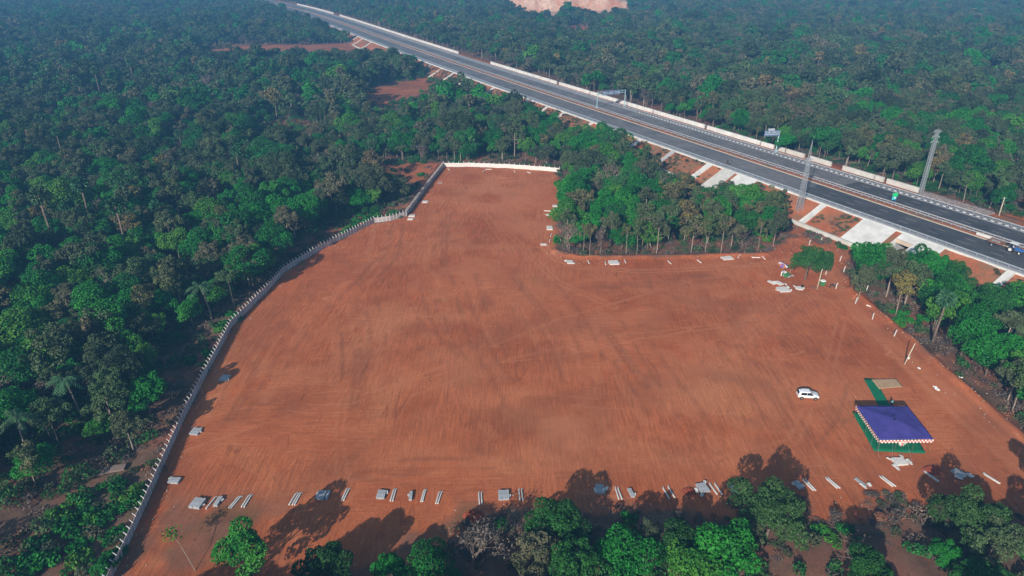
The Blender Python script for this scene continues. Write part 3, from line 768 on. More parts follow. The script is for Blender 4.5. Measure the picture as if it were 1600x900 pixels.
# ------------------------------------------------------------------ trees: shapes
def leaf_quads(P, N, size, rg, jitter=.9, aspect=1.0):
    """one small leafy spray (a bent pair of faces) per point"""
    n = len(P)
    N = N + rg.normal(0, jitter, (n, 3)); N /= np.linalg.norm(N, axis=1, keepdims=True) + 1e-9
    A = rg.normal(0, 1, (n, 3)); U = np.cross(N, A); U /= np.linalg.norm(U, axis=1, keepdims=True) + 1e-9
    Vv = np.cross(N, U)
    s = (size * rg.uniform(.6, 1.35, n))[:, None]
    sk = rg.uniform(-.35, .35, (n, 1))
    c = [P - U * s * aspect, P - Vv * s * .62 + U * s * sk, P + U * s * aspect, P + Vv * s * .62 + U * s * sk + N * s * .25]
    V = np.stack(c, 1).reshape(-1, 3)
    F = np.arange(4 * n).reshape(n, 4)
    return V, F
def lobes_points(cent, rad, n, rg, squash=.85, keep_low=.25):
    w_ = rad ** 2; k = rg.choice(len(cent), n * 3, p=w_ / w_.sum())
    d = rg.normal(0, 1, (n * 3, 3)); d /= np.linalg.norm(d, axis=1, keepdims=True)
    low = d[:, 2] < -.25
    keep = ~low | (rg.random(n * 3) < keep_low)
    rr = rad[k] * rg.uniform(.80, 1.10, n * 3)
    p = cent[k] + d * rr[:, None] * np.array([1, 1, squash])
    ins = np.zeros(n * 3, bool)
    for c, r in zip(cent, rad):
        q = (p - c) / np.array([1, 1, squash]); ins |= (np.einsum('ij,ij->i', q, q) < (r * .72) ** 2)
    keep &= ~ins | (rg.random(n * 3) < .06)
    i = np.nonzero(keep)[0][:n]
    return p[i], d[i], k[i]
def crown(rg, Rr, Hc, z0, nl, nleaf, size, lr=(.26, .42), sparse=1.0, shape='round', droop=0.0, jitter=.9):
    """crown of leaf sprays on many uneven lobes, gaps between them"""
    d = rg.normal(0, 1, (nl, 3)); d /= np.linalg.norm(d, axis=1, keepdims=True); d[:, 2] = np.abs(d[:, 2]) * (1 if shape != 'column' else 1) - (.35 if shape != 'umbrella' else .05)
    rr = rg.uniform(.20, .98, nl) ** .7
    ax = rg.uniform(.68, 1.2, 2)
    cent = np.stack([d[:, 0] * rr * Rr * ax[0], d[:, 1] * rr * Rr * ax[1], z0 + Hc * .42 + d[:, 2] * rr * Hc * .62], 1)
    off = rg.normal(0, .1, 2) * Rr; cent[:, :2] += off * ((cent[:, 2:3] - z0) / Hc)
    rad = (lr[0] * .72 + (lr[1] * 1.12 - lr[0] * .72) * rg.random(nl) ** 1.4) * Rr
    rad *= 1 - .25 * np.clip((cent[:, 2] - z0) / Hc, 0, 1)
    p, dn, k = lobes_points(cent, rad, nleaf, rg)
    V, F = leaf_quads(p, dn + np.array([0, 0, .35 - droop]), size, rg, jitter)
    lt = rg.random(nl)
    tone = np.clip(lt[k] * .62 + rg.random(len(p)) * .38, 0, 1)
    return V, F, tone, cent, rad
def trunk(rg, h, r0, cent, nl, lean=.06, droop=False, multi=1, thin=1.0):
    mb = MB(); tips = []
    for m_ in range(multi):
        a = rg.uniform(0, 6.28); L_ = rg.uniform(.3, 1) * lean * h * (1 if multi == 1 else 2.6)
        pts = []; n = 6
        for i in range(n + 1):
            t = i / n; pts.append((cos(a) * L_ * t ** 1.3 + rg.normal(0, .05) * t, sin(a) * L_ * t ** 1.3 + rg.normal(0, .05) * t, h * t - (.6 if i == 0 else 0)))
        mb.path(pts, [r0 * (1 - .62 * i / n) * (1.25 if i == 0 else 1) / multi ** .4 for i in range(n + 1)], 7); tips.append(pts)
    if len(cent):
        ii = rg.permutation(len(cent))[:nl]
        for j in ii:
            pts = tips[rg.integers(len(tips))]
            b = Vector(pts[rg.integers(3, len(pts))]); e = Vector(cent[j]); mid = b.lerp(e, .5) + Vector((0, 0, -.12 * (e - b).length)) + Vector(rg.normal(0, .12, 3))
            rb = r0 * .34 * thin; mb.path([b, mid, e], [rb, rb * .6, rb * .22], 5)
    return mb
def mesh_crown(name, parts, mat):
    V = np.concatenate([p[0] for p in parts]); o = 0; Fs = []
    for p in parts: Fs.append(p[1] + o); o += len(p[0])
    T = np.concatenate([p[2] for p in parts])
    return np_mesh(name, V, np.concatenate(Fs), [mat], attrs={'tone': ('FACE', T)})
class Kind: pass
def K_tree(name, leafmat, barkmat, seed, Rr, H, z0, nl, nleaf, size, limb=7, r0=.22, multi=1, lean=.05, **kw):
    rg = np.random.default_rng(seed)
    V, F, T, cent, rad = crown(rg, Rr, H - z0, z0, nl, nleaf, size, **kw)
    k = Kind(); k.name = name; k.R = Rr; k.H = H
    k.crown = mesh_crown(name + '_crown', [(V, F, T)], M[leafmat])
    k.trunk = trunk(rg, z0 + (H - z0) * .55, r0, cent, limb, lean, multi=multi).mesh(name + '_trunk', M[barkmat], True)
    return k
def K_bare(name, seed, H, Rr, leafmat, nleaf, size, barkmat='bark_pale', r0=.17, multi=2, nb=22):
    """nearly leafless tree: forking limbs with fine twigs"""
    rg = np.random.default_rng(seed); mb = MB(); tips = []
    def grow(p, d, L_, r, lev):
        e = p + d * L_; mid = p.lerp(e, .5) + Vector(rg.normal(0, .06 * L_, 3)); mb.path([p, mid, e], [r, r * .8, r * .55], 5 if lev else 7)
        if lev >= 3: tips.append((e, d)); return
        for i in range(3 if lev else 4):
            nd_ = (d + Vector(rg.normal(0, .55, 3))).normalized()
            if nd_.z < .05: nd_.z = .15; nd_.normalize()
            grow(e if i else mid.lerp(e, .6), nd_, L_ * rg.uniform(.55, .8), r * .5, lev + 1)
    for m_ in range(multi):
        grow(Vector((0, 0, -.3)), Vector((rg.normal(0, .22), rg.normal(0, .22), 1)).normalized(), H * .36, r0, 0)
    P = np.array([t[0][:] for t in tips]); D = np.array([t[1][:] for t in tips])
    j = rg.integers(0, len(P), nleaf); p = P[j] + rg.normal(0, H * .055, (nleaf, 3)); 
    V, F = leaf_quads(p, D[j], size, rg, 1.2, 1.6)
    V2 = V; T = rg.random(nleaf)
    k = Kind(); k.name = name; k.R = Rr; k.H = H
    k.crown = mesh_crown(name + '_crown', [(V2, F, T)], M[leafmat]); k.trunk = mb.mesh(name + '_trunk', M[barkmat], True)
    return k
def K_palmyra(seed, H):
    rg = np.random.default_rng(seed); V = []; F = []; T = []
    nf = 60
    for i in range(nf):
        az = i * 2.39996; el = R(rg.uniform(-50, 78)); d = Vector((cos(az) * cos(el), sin(az) * cos(el), sin(el)))
        c = Vector((0, 0, H)) + d * rg.uniform(.7, 1.25); up = d.orthogonal().normalized(); sd_ = d.cross(up)
        up = (up * cos(az * 3) + sd_ * sin(az * 3)); sd_ = d.cross(up)
        n = 9; Rf = rg.uniform(.7, .95)
        for a in range(n):                                  # each fan leaf is a folded fan of blades
            t0 = -1.9 + 3.8 * a / n; t1 = t0 + 3.8 / n * .72
            q0 = d * cos(t0) + up * sin(t0); q1 = d * cos(t1) + up * sin(t1); fold = sd_ * (.10 if a % 2 else -.10)
            b = len(V); V += [tuple(c), tuple(c + q0 * Rf * .7 + fold), tuple(c + (q0 + q1) * .5 * Rf * 1.15 - Vector((0, 0, .12))), tuple(c + q1 * Rf * .7 - fold)]
            F.append((b, b + 1, b + 2, b + 3)); T.append(rg.random())
    k = Kind(); k.name = 'fan_palm'; k.R = 2.2; k.H = H + 2
    k.crown = np_mesh('fan_palm_crown', V, F, [M['leaf_palm']], attrs={'tone': ('FACE', T)})
    k.trunk = MB().path([(0, 0, -.5), (.1, 0, H * .35), (.05, .12, H * .7), (0, 0, H + .3)], [.30, .22, .19, .17], 8).mesh('fan_palm_trunk', M['bark'], True)
    return k
def K_coconut(seed, H, lean=1.6):
    rg = np.random.default_rng(seed); V = []; F = []; T = []
    top = Vector((lean, 0, H))
    for i in range(17):
        az = i * 2.39996 + rg.normal(0, .1); el = R(rg.uniform(-15, 70)); L_ = rg.uniform(3.0, 3.8); h = Vector((cos(az), sin(az), 0)); sd_ = Vector((-sin(az), cos(az), 0))
        n = 11; P = []
        for j in range(n + 1):
            t = j / n; P.append(top + h * (L_ * cos(el) * t + .1) + Vector((0, 0, L_ * sin(el) * t - 2.3 * t * t)))
        for j in range(1, n):
            wl = .62 * sin(pi * (j / n) ** .8) + .12
            for sg in (-1, 1):
                b = len(V); d = (P[j + 1] - P[j]); tip = P[j] + sd_ * sg * wl + d * .8 - Vector((0, 0, wl * .55))
                V += [tuple(P[j]), tuple(P[j] + d * .62), tuple(tip + d * .25), tuple(tip)]; F.append((b, b + 1, b + 2, b + 3)); T.append(rg.random())
    k = Kind(); k.name = 'coconut_palm'; k.R = 3.5; k.H = H + 1.5
    k.crown = np_mesh('coconut_palm_crown', V, F, [M['leaf_palm']], attrs={'tone': ('FACE', T)})
    k.trunk = MB().path([(0, 0, -.5), (lean * .1, 0, H * .3), (lean * .45, .05, H * .7), (lean, 0, H)], [.24, .17, .15, .13], 8).mesh('coconut_palm_trunk', M['bark_pale'], True)
    return k

NEAR = {}
NEAR['dark'] = [K_tree('broadleaf_tree', 'leaf_dark', 'bark', 100 + i, rr, h, z0, nl, 5200, .19, r0=.17) for i, (rr, h, z0, nl) in enumerate([(3.6, 9.5, 2.2, 30), (4.2, 10.5, 2.6, 38), (3.2, 11, 3.0, 28), (3.9, 8.5, 1.8, 34), (4.6, 10, 2.2, 42)])]
NEAR['grey'] = [K_tree('broadleaf_tree', 'leaf_grey', 'bark_pale', 130 + i, rr, h, z0, nl, 4200, .17, r0=.15, lr=(.16, .30)) for i, (rr, h, z0, nl) in enumerate([(3.4, 10, 3.0, 34), (3.9, 9, 2.4, 40), (3.0, 11, 3.4, 30)])]
NEAR['vivid'] = [K_tree('broadleaf_tree', 'leaf_vivid', 'bark', 160 + i, rr, h, z0, nl, 5400, .175, r0=.15) for i, (rr, h, z0, nl) in enumerate([(3.4, 8.8, 2.0, 28), (3.9, 9.8, 2.2, 34), (2.9, 8, 1.6, 24), (4.2, 8.6, 1.6, 36)])]
NEAR['mango'] = [K_tree('broadleaf_tree', 'leaf_mango', 'bark', 190 + i, rr, h, z0, nl, 9500, .155, r0=.24, lr=(.16, .30)) for i, (rr, h, z0, nl) in enumerate([(4.4, 8.6, 1.5, 52), (4.0, 8.0, 1.2, 46), (4.8, 9.2, 1.6, 58)])]
NEAR['teak'] = [K_tree('teak_tree', 'leaf_teak', 'bark_pale', 220 + i, rr, h, z0, nl, int(n * 1.9), .18, r0=.09, lr=(.2, .40), limb=14, lean=.05) for i, (rr, h, z0, nl, n) in enumerate([(2.0, 10.5, 3.6, 24, 620), (2.4, 11, 3.0, 28, 760), (1.7, 9.5, 3.8, 18, 430), (2.2, 10, 2.4, 26, 640)])]
NEAR['bare'] = [K_bare('bare_tree', 250 + i, h, rr, lm, n, .13, barkmat='bark' if m_ > 2 else 'bark_pale', multi=m_) for i, (h, rr, lm, n, m_) in enumerate([(8.5, 3, 'twig', 420, 2), (7.5, 3, 'twig_grey', 700, 3), (9, 3, 'leaf_grey', 500, 2), (7, 3.2, 'twig_grey', 1300, 4)])]
NEAR['fan'] = [K_palmyra(280, 10.0), K_palmyra(281, 11.5), K_palmyra(282, 8.5)]
NEAR['coco'] = [K_coconut(290, 10.5, 1.6), K_coconut(291, 9.0, -1.1)]
NEAR['bush'] = [K_tree('bush', 'leaf_vivid', 'bark', 300 + i, rr, h, .2, nl, 2200, .15, r0=.07, multi=3) for i, (rr, h, nl) in enumerate([(2.0, 3.0, 16), (1.5, 2.3, 12), (2.4, 3.4, 20)])]
NEAR['drybush'] = [K_bare('dry_bush', 330 + i, h, 2, lm, n, .12, r0=.06, multi=5) for i, (h, lm, n) in enumerate([(2.6, 'twig_grey', 500), (2.2, 'twig_red', 700), (3.0, 'twig', 600)])]

USED = []
tree_count = {}
def plant(kind, i, x, y, scale=1.0, rz=None, label=None, group=None, sz=1.0, cat='tree', name=None, z=None):
    k = NEAR[kind][i % len(NEAR[kind])]
    z = tz(x, y) if z is None else z
    o = empty(name or k.name, (x, y, z), label, cat, group, random.uniform(0, 6.28) if rz is None else rz)
    o.scale = (scale, scale, scale * sz)
    link('trunk', k.trunk, o); link('crown', k.crown, o)
    USED.append((x, y, k.R * scale)); return o
def plant_px(kind, i, px, py, width, label, zc=None, group=None, sz=1.0, cat='tree', rz=None, name=None):
    """a tree whose crown, width px wide in the photo, is centred on the sight line px,py"""
    k = NEAR[kind][i % len(NEAR[kind])]
    zc = zc if zc is not None else k.H * .62
    q = at(px, py, zc); v = (py - 450) / FPX; d = (CAM_H - zc) / (ST + v * CT)
    sc_ = width * d / FPX / (2 * k.R * 1.08)
    q = at(px, py, zc * sc_ * sz)
    return plant(kind, i, q.x, q.y, sc_, rz, label, group, sz, cat, name)

# ---- the trees along the near side of the field, one by one
NEARROW = [
 ('vivid', 0, 380, 850, 96, 'bright green tree at the near edge, beside the two lone slab pieces left'),
 ('mango', 1, 508, 880, 104, 'low deep green tree below the three-post row at the near edge'),
 ('vivid', 2, 612, 886, 66, 'small bright round tree at the near edge left of the twin crown tree'),
 ('vivid', 1, 668, 884, 92, 'bright green twin crown tree at the near edge centre'),
 ('bush', 0, 706, 892, 34, 'small bush touching the right of the twin crown tree'),
 ('mango', 0, 872, 806, 112, 'round dense tree whose top reaches the slab row at near centre'),
 ('grey', 1, 842, 856, 100, 'dull olive tree behind the dense round tree at near centre'),
 ('mango', 2, 902, 874, 134, 'broad deep green tree in front of the dense round one'),
 ('vivid', 3, 985, 856, 120, 'light green broad tree below the lone post pair at near centre'),
 ('grey', 2, 1010, 826, 56, 'small dull olive crown rising behind the light green broad tree'),
 ('mango', 1, 1074, 846, 112, 'dense green tree below the red soil heap'),
 ('vivid', 0, 1132, 852, 124, 'bright green tree filling the near edge right of the heap'),
 ('vivid', 1, 1092, 890, 110, 'green tree cut by the lower picture edge below the heap'),
 ('mango', 2, 1208, 792, 132, 'big rounded bright tree with a slab stack at its right side'),
 ('grey', 0, 1166, 835, 66, 'dull leafy tree tucked under the big rounded bright tree'),
 ('mango', 0, 1520, 802, 122, 'wide olive green tree below the bluish slab stack at right'),
 ('grey', 1, 1556, 842, 104, 'olive tree adjoining the wide tree near the right edge'),
 ('vivid', 2, 1474, 862, 52, 'small fresh green tree standing in burnt dark scrub at right'),
 ('mango', 1, 1366, 897, 110, 'dark green tree top cut by the lower picture edge under the burnt scrub'),
 ('mango', 2, 1528, 903, 96, 'dark green tree top cut by the picture edge at lower right'),
 ('bush', 2, 160, 886, 50, 'bright green bush pressed against the near end of the long wall'),
 ('bare', 1, 742, 842, 84, 'grey leafless tree with a broad twiggy crown at near centre'),
 ('bare', 0, 1338, 862, 60, 'dark leafless tree over the burnt ground'),
 ('drybush', 1, 1376, 806, 34, 'rusty dry bush in the open soil at lower right'),
 ('drybush', 0, 1306, 800, 34, 'grey dry bush left of the rusty one'),
 ('drybush', 1, 1490, 862, 30, 'rusty dry bush under the small fresh green tree'),
]
random.seed(21)
for kd, i, px, py, wd, lab in NEARROW:
    cat = 'bush' if 'bush' in kd else 'tree'
    plant_px(kd, i, px, py, wd, lab, cat=cat)
# a thin leaning sapling by itself on the soil
sp = at(306, 893, 0); root = empty('leaning_sapling', sp, 'thin leaning sapling with one leaf tuft on bare soil near the wall', 'sapling')
tp = at(268, 834, 3.2) - sp
MB().path([(0, 0, -.1), tp * .35 + Vector((0, 0, .5)), tp * .7 + Vector((.1, 0, .3)), tp], [.05, .04, .03, .02], 5).build('trunk', M['bark_pale'], root)
rg = np.random.default_rng(5); p = np.array(tp) + rg.normal(0, .55, (160, 3)); V, F = leaf_quads(p, rg.normal(0, 1, (160, 3)), .17, rg)
link('crown', np_mesh('sapling_crown', V, F, [M['leaf_vivid']], attrs={'tone': ('FACE', rg.random(160))}), root)

# ---- front line of the grove right of the field: tall thin trees with pale trunks
def plant_base(kind, i, bx, by, topy, label, group=None, wd=None, cat='tree'):
    k = NEAR[kind][i % len(NEAR[kind])]; b = at(bx, by, 0.2); h = height_to(b, topy)
    s = h / k.H
    if wd:
        v = (by - 450) / FPX; d = CAM_H / (ST + v * CT); s2 = wd * d / FPX / (2 * k.R * 1.05)
    else: s2 = s
    o = plant(kind, i, b.x, b.y, s2, None, label, group, s / s2, cat); return o
kind_short = {'mango': 'dense dark green tree', 'grey': 'grey-green tree', 'bare': 'leafless tree', 'vivid': 'bright green tree'}
FRONT = [
 ('bare', 0, 889, 390, 338, 34, 'pinkish forked bare tree at the grove corner above the track bend'),
 ('teak', 2, 911, 397, 337, 16, 'slim yellowish tree just right of the grove corner fork'),
 ('teak', 0, 921, 399, 338, 18, 'slim brown-leaved tree with pale trunk beside the first lone slab'),
 ('bare', 1, 938, 398, 350, 24, 'short twiggy tree behind the stacked slabs at the grove edge'),
 ('grey', 0, 953, 384, 322, 40, 'forked grey-green tree with open trunk in the grove front'),
 ('teak', 2, 978, 398, 340, 18, 'thin dry-leaved tree left of the yellow one in the grove front'),
 ('teak', 1, 995, 397, 328, 26, 'yellow-leaved tree with straight pale trunk in the grove front'),
 ('grey', 2, 1026, 396, 330, 38, 'dark-crowned tree with slanting pale trunk in the grove front'),
 ('teak', 3, 1080, 394, 324, 46, 'bushy yellow-green tree with hidden trunk in the grove front'),
 ('teak', 1, 1102, 394, 322, 30, 'tall yellow-brown tree behind the bushy yellow-green one'),
 ('teak', 0, 1126, 397, 324, 28, 'tall thin tree with the brightest pale trunk in the grove front'),
 ('bare', 1, 1158, 385, 350, 34, 'spreading dry tree with orange forked stem near the grove right end'),
 ('teak', 2, 1184, 392, 330, 16, 'slender tree near the right end of the grove front'),
 ('grey', 1, 1208, 384, 318, 40, 'dull green tree near the grove end beside the haul track'),
 ('mango', 0, 1165, 372, 322, 56, 'dark rounded tree at the right of the grove front'),
 ('vivid', 2, 890, 322, 262, 56, 'bright green tree overhanging the end of the white far wall'),
 ('vivid', 0, 905, 300, 258, 52, 'bright green tree at the upper left corner of the grove'),
 ('vivid', 1, 884, 360, 304, 52, 'bright green tree spilling over the slabs on the grove left side'),
 ('mango', 2, 1258, 436, 376, 60, 'round dark green tree standing alone beside the small stall'),
 ('mango', 1, 1282, 434, 386, 40, 'smaller dull green tree joined to the lone round one by the stall'),
]
for kd, i, bx, by, ty, wd, lab in FRONT: plant_base(kd, i, bx, by, ty, lab, wd=wd)
RIGHT = [
 ('vivid', 0, 1350, 452, 372, 60, 'tall green tree covering the left side of the underpass'),
 ('grey', 1, 1385, 462, 384, 64, 'grey-green tree below the underpass mouth'),
 ('grey', 0, 1412, 480, 405, 66, 'pale leafy tree with thin stems right of the haul track'),
 ('teak', 1, 1400, 490, 415, 40, 'half bare pale tree leaning over the haul track edge'),
 ('vivid', 2, 1442, 468, 374, 44, 'upright bright green tree beside the white slope apron'),
 ('vivid', 3, 1460, 505, 425, 66, 'dense green tree at the bend of the roadside trees'),
 ('teak', 0, 1462, 508, 440, 20, 'thin pale-trunked tree in front of the dense roadside tree'),
 ('vivid', 1, 1500, 560, 470, 54, 'tall narrow green tree above the brown brush'),
 ('mango', 0, 1492, 478, 430, 58, 'dark green tree under the bare embankment at right'),
 ('mango', 2, 1545, 500, 440, 76, 'deep green tree below the white chute at right'),
 ('vivid', 3, 1540, 585, 520, 72, 'low spreading green tree beside the berm'),
 ('grey', 2, 1560, 560, 475, 62, 'dull green tree behind the low spreading one'),
 ('teak', 3, 1582, 640, 555, 44, 'pale-trunked leaning tree at the right picture edge'),
 ('mango', 1, 1590, 545, 470, 70, 'dark green tree high at the right picture edge'),
 ('vivid', 0, 1600, 610, 545, 46, 'bright green tree cut by the right picture edge'),
]
RIGHT += [('vivid', 3, 1418, 446, 378, 54, 'spreading green tree over the left white slope apron foot'), ('vivid', 1, 1478, 528, 452, 58, 'leafy green tree just above the brown brush'), ('vivid', 0, 1522, 542, 468, 60, 'tall leafy green tree behind the berm end'),
 ('vivid', 2, 1572, 598, 528, 54, 'round green tree above the leaning pale-trunked one'), ('mango', 0, 1518, 512, 448, 60, 'deep green tree in the thick of the right roadside'), ('vivid', 3, 1596, 505, 440, 70, 'broad green tree high at the right edge'), ('mango', 2, 1478, 452, 404, 44, 'dark bushy tree against the red slope at right'), ('grey', 1, 1340, 470, 412, 40, 'pale shrubby tree at the mouth of the haul track')]
for kd, i, bx, by, ty, wd, lab in RIGHT: plant_base(kd, i, bx, by, ty - 6, lab, wd=wd * 1.12)
random.seed(4)
for n_, (x, y, s, kd) in enumerate([(-43, 50, 1.3, 'mango'), (-37, 49, 1.2, 'grey'), (-30, 51, 1.4, 'mango'), (-22, 50, 1.4, 'mango'), (-15, 52, 1.4, 'grey'), (-8, 51, 1.4, 'mango'), (-1, 52, 1.3, 'mango'), (7, 50, 1.3, 'mango'), (55, 52, 1.2, 'grey'), (68, 51, 1.3, 'mango')]):
    plant(kd, n_, x, y, s, None, kind_short[kd] + ' of the row just below the picture edge, ' + ['first', 'second', 'third', 'fourth', 'fifth', 'sixth', 'seventh', 'eighth', 'ninth', 'tenth'][n_] + ' from left', 'trees below the near edge')
SPECIAL = [
 ('vivid', 0, 1098, 172, 32, 'lone bright yellow-green tree behind the roadside wall'),
 ('vivid', 3, 1512, 268, 74, 'large bright green tree right of the lattice pylon'),
 ('vivid', 1, 1556, 285, 44, 'round bright green tree left of the slim concrete pole'),
 ('bare', 2, 1416, 262, 34, 'white-stemmed crooked tree left of the lattice pylon'),
 ('teak', 1, 1390, 246, 34, 'brownish yellow tree above the roadside wall gap'),
 ('teak', 3, 1462, 272, 30, 'brown-leaved tree at the foot of the lattice pylon'),
 ('vivid', 2, 1228, 232, 34, 'bright green tree behind the cantilever sign'),
 ('vivid', 0, 1312, 240, 34, 'bright green tree behind the third wall gap'),
]
for kd, i, px, py, wd, lab in SPECIAL: plant_px(kd, i, px, py, wd, lab)
PALMS = [('fan', 125, 290, 30), ('fan', 66, 323, 34), ('fan', 190, 300, 30), ('fan', 106, 325, 26), ('fan', 185, 340, 32), ('fan', 245, 322, 24), ('fan', 218, 345, 22), ('fan', 40, 205, 20), ('fan', 300, 405, 22),
 ('fan', 122, 130, 16), ('fan', 150, 120, 15), ('fan', 30, 212, 18), ('fan', 352, 150, 14), ('fan', 250, 60, 10), ('fan', 320, 60, 10), ('fan', 505, 160, 15), ('fan', 205, 108, 13), ('fan', 580, 215, 18), ('fan', 424, 245, 22),
 ('fan', 370, 245, 20), ('fan', 60, 178, 16), ('fan', 278, 205, 16), ('fan', 90, 215, 18), ('fan', 505, 288, 20), ('fan', 1478, 470, 34)]
for n_, (kd, px, py, wd) in enumerate(PALMS):
    far = py < 240
    lab = 'fan palm with a small round head above the hazy forest' if far else 'fan palm with a round head in the dark forest left of the wall'
    if px == 1478: lab = 'fan palm with a drooping head between roadside trees at right'; grp = None
    else: grp = 'distant fan palms' if far else 'fan palms left of the wall'
    same = sorted([q[1] for q in PALMS if (q[2] < 240) == far and q[1] != 1478])
    if px != 1478: lab = 'fan palm number %s from the left %s' % (['one', 'two', 'three', 'four', 'five', 'six', 'seven', 'eight', 'nine', 'ten', 'eleven', 'twelve', 'thirteen', 'fourteen', 'fifteen'][same.index(px)], 'in the distant hazy forest' if far else 'in the dark forest beside the wall')
    plant_px(kd, n_, px, py, wd * 1.15, lab, zc=9.5, group=grp, name='fan_palm')
for n_, (px, py, wd, lab) in enumerate([(112, 604, 62, 'coconut palm with a leaning pale trunk in the dark forest clearing'), (318, 440, 54, 'coconut palm at the forest edge beside the wall bend'), (26, 668, 66, 'coconut palm with shaded drooping fronds at the left picture edge')]):
    plant_px('coco', n_, px, py, wd, lab, zc=9.0, name='coconut_palm')

# ---- the forest
OPEN_P = OPEN
def visible_block(x, y, h, r):
    """true where a tree would stand in front of something the photo leaves open"""
    z = terrain(x, y); bad = np.zeros(len(x), bool); nearside = road_off(x, y) < 15
    fu, fv = proj(FIELD_A[:, 0], FIELD_A[:, 1], 0); fpoly = [(a, b) for a, b in zip(fu, fv)]
    # column between the grove front and the highway: tree tops may cover the far field edge only where the photo shows it
    for fr_ in (0.0, .35, .7, .95):
        for sg in ((0, 1) if fr_ < .3 else (-1, 0, 1)):
            rr = r * (.75 if .2 < fr_ < .9 else .35)
            u, v = proj(x + sg * rr, y, z + h * fr_)
            for j_, P_ in enumerate(OPEN_P[:-1] if fr_ > .5 else OPEN_P):
                q_ = inpoly(u, v, P_)
                if j_ == 0: q_ &= nearside
                bad |= q_
    return bad
def scatter(sp, y0, y1, xr, seed):
    g = np.random.default_rng(seed)
    xs = np.arange(-xr, xr, sp); yy = np.arange(y0, y1, sp * .95)
    X, Y = np.meshgrid(xs, yy); X = X + (np.arange(len(yy)) % 2)[:, None] * sp * .5
    X = X.ravel() + g.normal(0, sp * .36, X.size); Y = Y.ravel() + g.normal(0, sp * .36, Y.size)
    m = np.abs(X) < .88 * Y + 55
    return X[m], Y[m], g
def allowed(X, Y, H, Rr, margin):
    sd = field_sd(X, Y); off = road_off(X, Y)
    m = sd > margin
    m &= (off < -11.5) | (off > 40)
    u0, v0 = proj(X, Y, 0)
    # where a full tree would stand in front of open land only a low young tree grows
    i0 = np.nonzero(m)[0]; b0 = visible_block(X[i0], Y[i0], H[i0], Rr[i0])
    for f_ in (.86, .72, .58, .45, .34, .25):
        j = i0[b0]; H[j] = np.where(H[j] > 0, H[j], 0); b1 = visible_block(X[j], Y[j], H[j] * f_, Rr[j] * f_)
        ok = j[~b1]; H[ok] *= f_; nb = b0.copy(); nb[np.nonzero(b0)[0][~b1]] = False; b0 = nb
    m[i0[b0]] = False
    ux, uy = np.array([q[0] for q in USED]), np.array([q[1] for q in USED])
    ur = np.array([q[2] for q in USED])
    i = np.nonzero(m)[0]
    for k in i:
        d = np.hypot(ux - X[k], uy - Y[k]) - ur * .62
        if d.min() < 1.3: m[k] = False
    return m
XA, YA, gA = scatter(4.9, 34, 330, 330, 1)
HA = 8.2 + 4.2 * fbm(XA, YA, 30, 90) + gA.normal(0, .7, len(XA)); RA = 3.3 * HA / 10
mA = allowed(XA, YA, HA, RA, 2.6 + 2.5 * fbm(XA, YA, 15, 93))
# the strip before the camera stays as the photo has it (hand placed), trees only outside it
u, v = proj(XA, YA, 4)
mA &= ~((XA > -92) & (XA < -40) & (YA < 79)) & ~((u > 20) & (u < 1640) & (YA < 80) & (v < 990)) & ~((u > 150) & (u < 1640) & (YA < 86) & (v < 960))
mA &= ~((YA < 62))
grove = (field_sd(XA, YA) > 0) & (XA > 10) & (road_off(XA, YA) < 0) & (YA > 150)
dens = fbm(XA, YA, 28, 95)
leftf = XA < -20
mA &= ~((dens < .34) & leftf & (gA.random(len(XA)) < .75))
XA, YA, HA = XA[mA], YA[mA], HA[mA]
grove = grove[mA]
XB, YB, gB = scatter(6.1, 330, 1230, 1100, 2)
HB = 8.2 + 4.5 * fbm(XB, YB, 50, 90) + gB.normal(0, .7, len(XB)); RB = 4.2 * HB / 10
mB = allowed(XB, YB, HB, RB, 3)
XB, YB, HB = XB[mB], YB[mB], HB[mB]

def species(x, y, g, grove=False):
    """which kind grows where; vivid and teak stand in drifts"""
    a = vnoise(x, y, 26, 120); b = vnoise(x, y, 16, 121); r = g.random()
    off = float(road_off(np.array([x]), np.array([y]))[0]); dist = math.hypot(x, y)
    pv = .12 + .5 * max(0, (a - .45) * 2) ; pt = .05 + .10 * (b > .7)
    if grove:
        return 'vivid' if r < .46 else ('teak' if r < .70 else ('bare' if r < .76 else ('grey' if r < .92 else 'dark')))
    if False: pass
    elif off < 0 and x > 55: pv, pt = .5, .12
    elif off > 0: pv = (.08 + .5 * max(0, a - .5)) * (1.3 if dist < 380 else .25); pt = .12
    elif dist > 420: pv *= .22; pt = .03
    elif y > 255: pv = .30 + .4 * max(0, a - .5) if x > -80 else pv
    elif x < -45 and y < 215: pv += .34
    if r < pv: return 'vivid'
    if r < pv + pt: return 'teak'
    if r < pv + pt + .05: return 'bare'
    if r < pv + pt + .05 + .27: return 'grey'
    return 'dark'
# the nearest three hundred in the picture stand as trees of their own
uA, vA = proj(XA, YA, HA * .7)
inA = (uA > -15) & (uA < 1615) & (vA > 0) & (vA < 915)
distA = np.hypot(XA, YA) - inA * 10000
order = np.argsort(distA)
own = set(order[:min(300, int(inA.sum()))].tolist())
zone_txt = {'left': 'in the dark forest left of the long wall', 'grove': 'inside the grove between field and highway', 'far': 'in the woods behind the white far wall', 'road': 'across the highway', 'right': 'among the roadside trees at right', 'near': 'at the near side of the field'}
kind_txt = {'dark': 'dull dark green broadleaf tree', 'grey': 'grey-green open-crowned tree', 'vivid': 'fresh bright green tree', 'teak': 'tall sparse yellow-brown tree', 'bare': 'nearly leafless twiggy tree'}
gS = np.random.default_rng(77); random.seed(5); OWNT = []
PT = []                                     # everything further: one object
pool = {'dark': 0, 'grey': 1, 'vivid': 2, 'teak': 3, 'bare': 4}
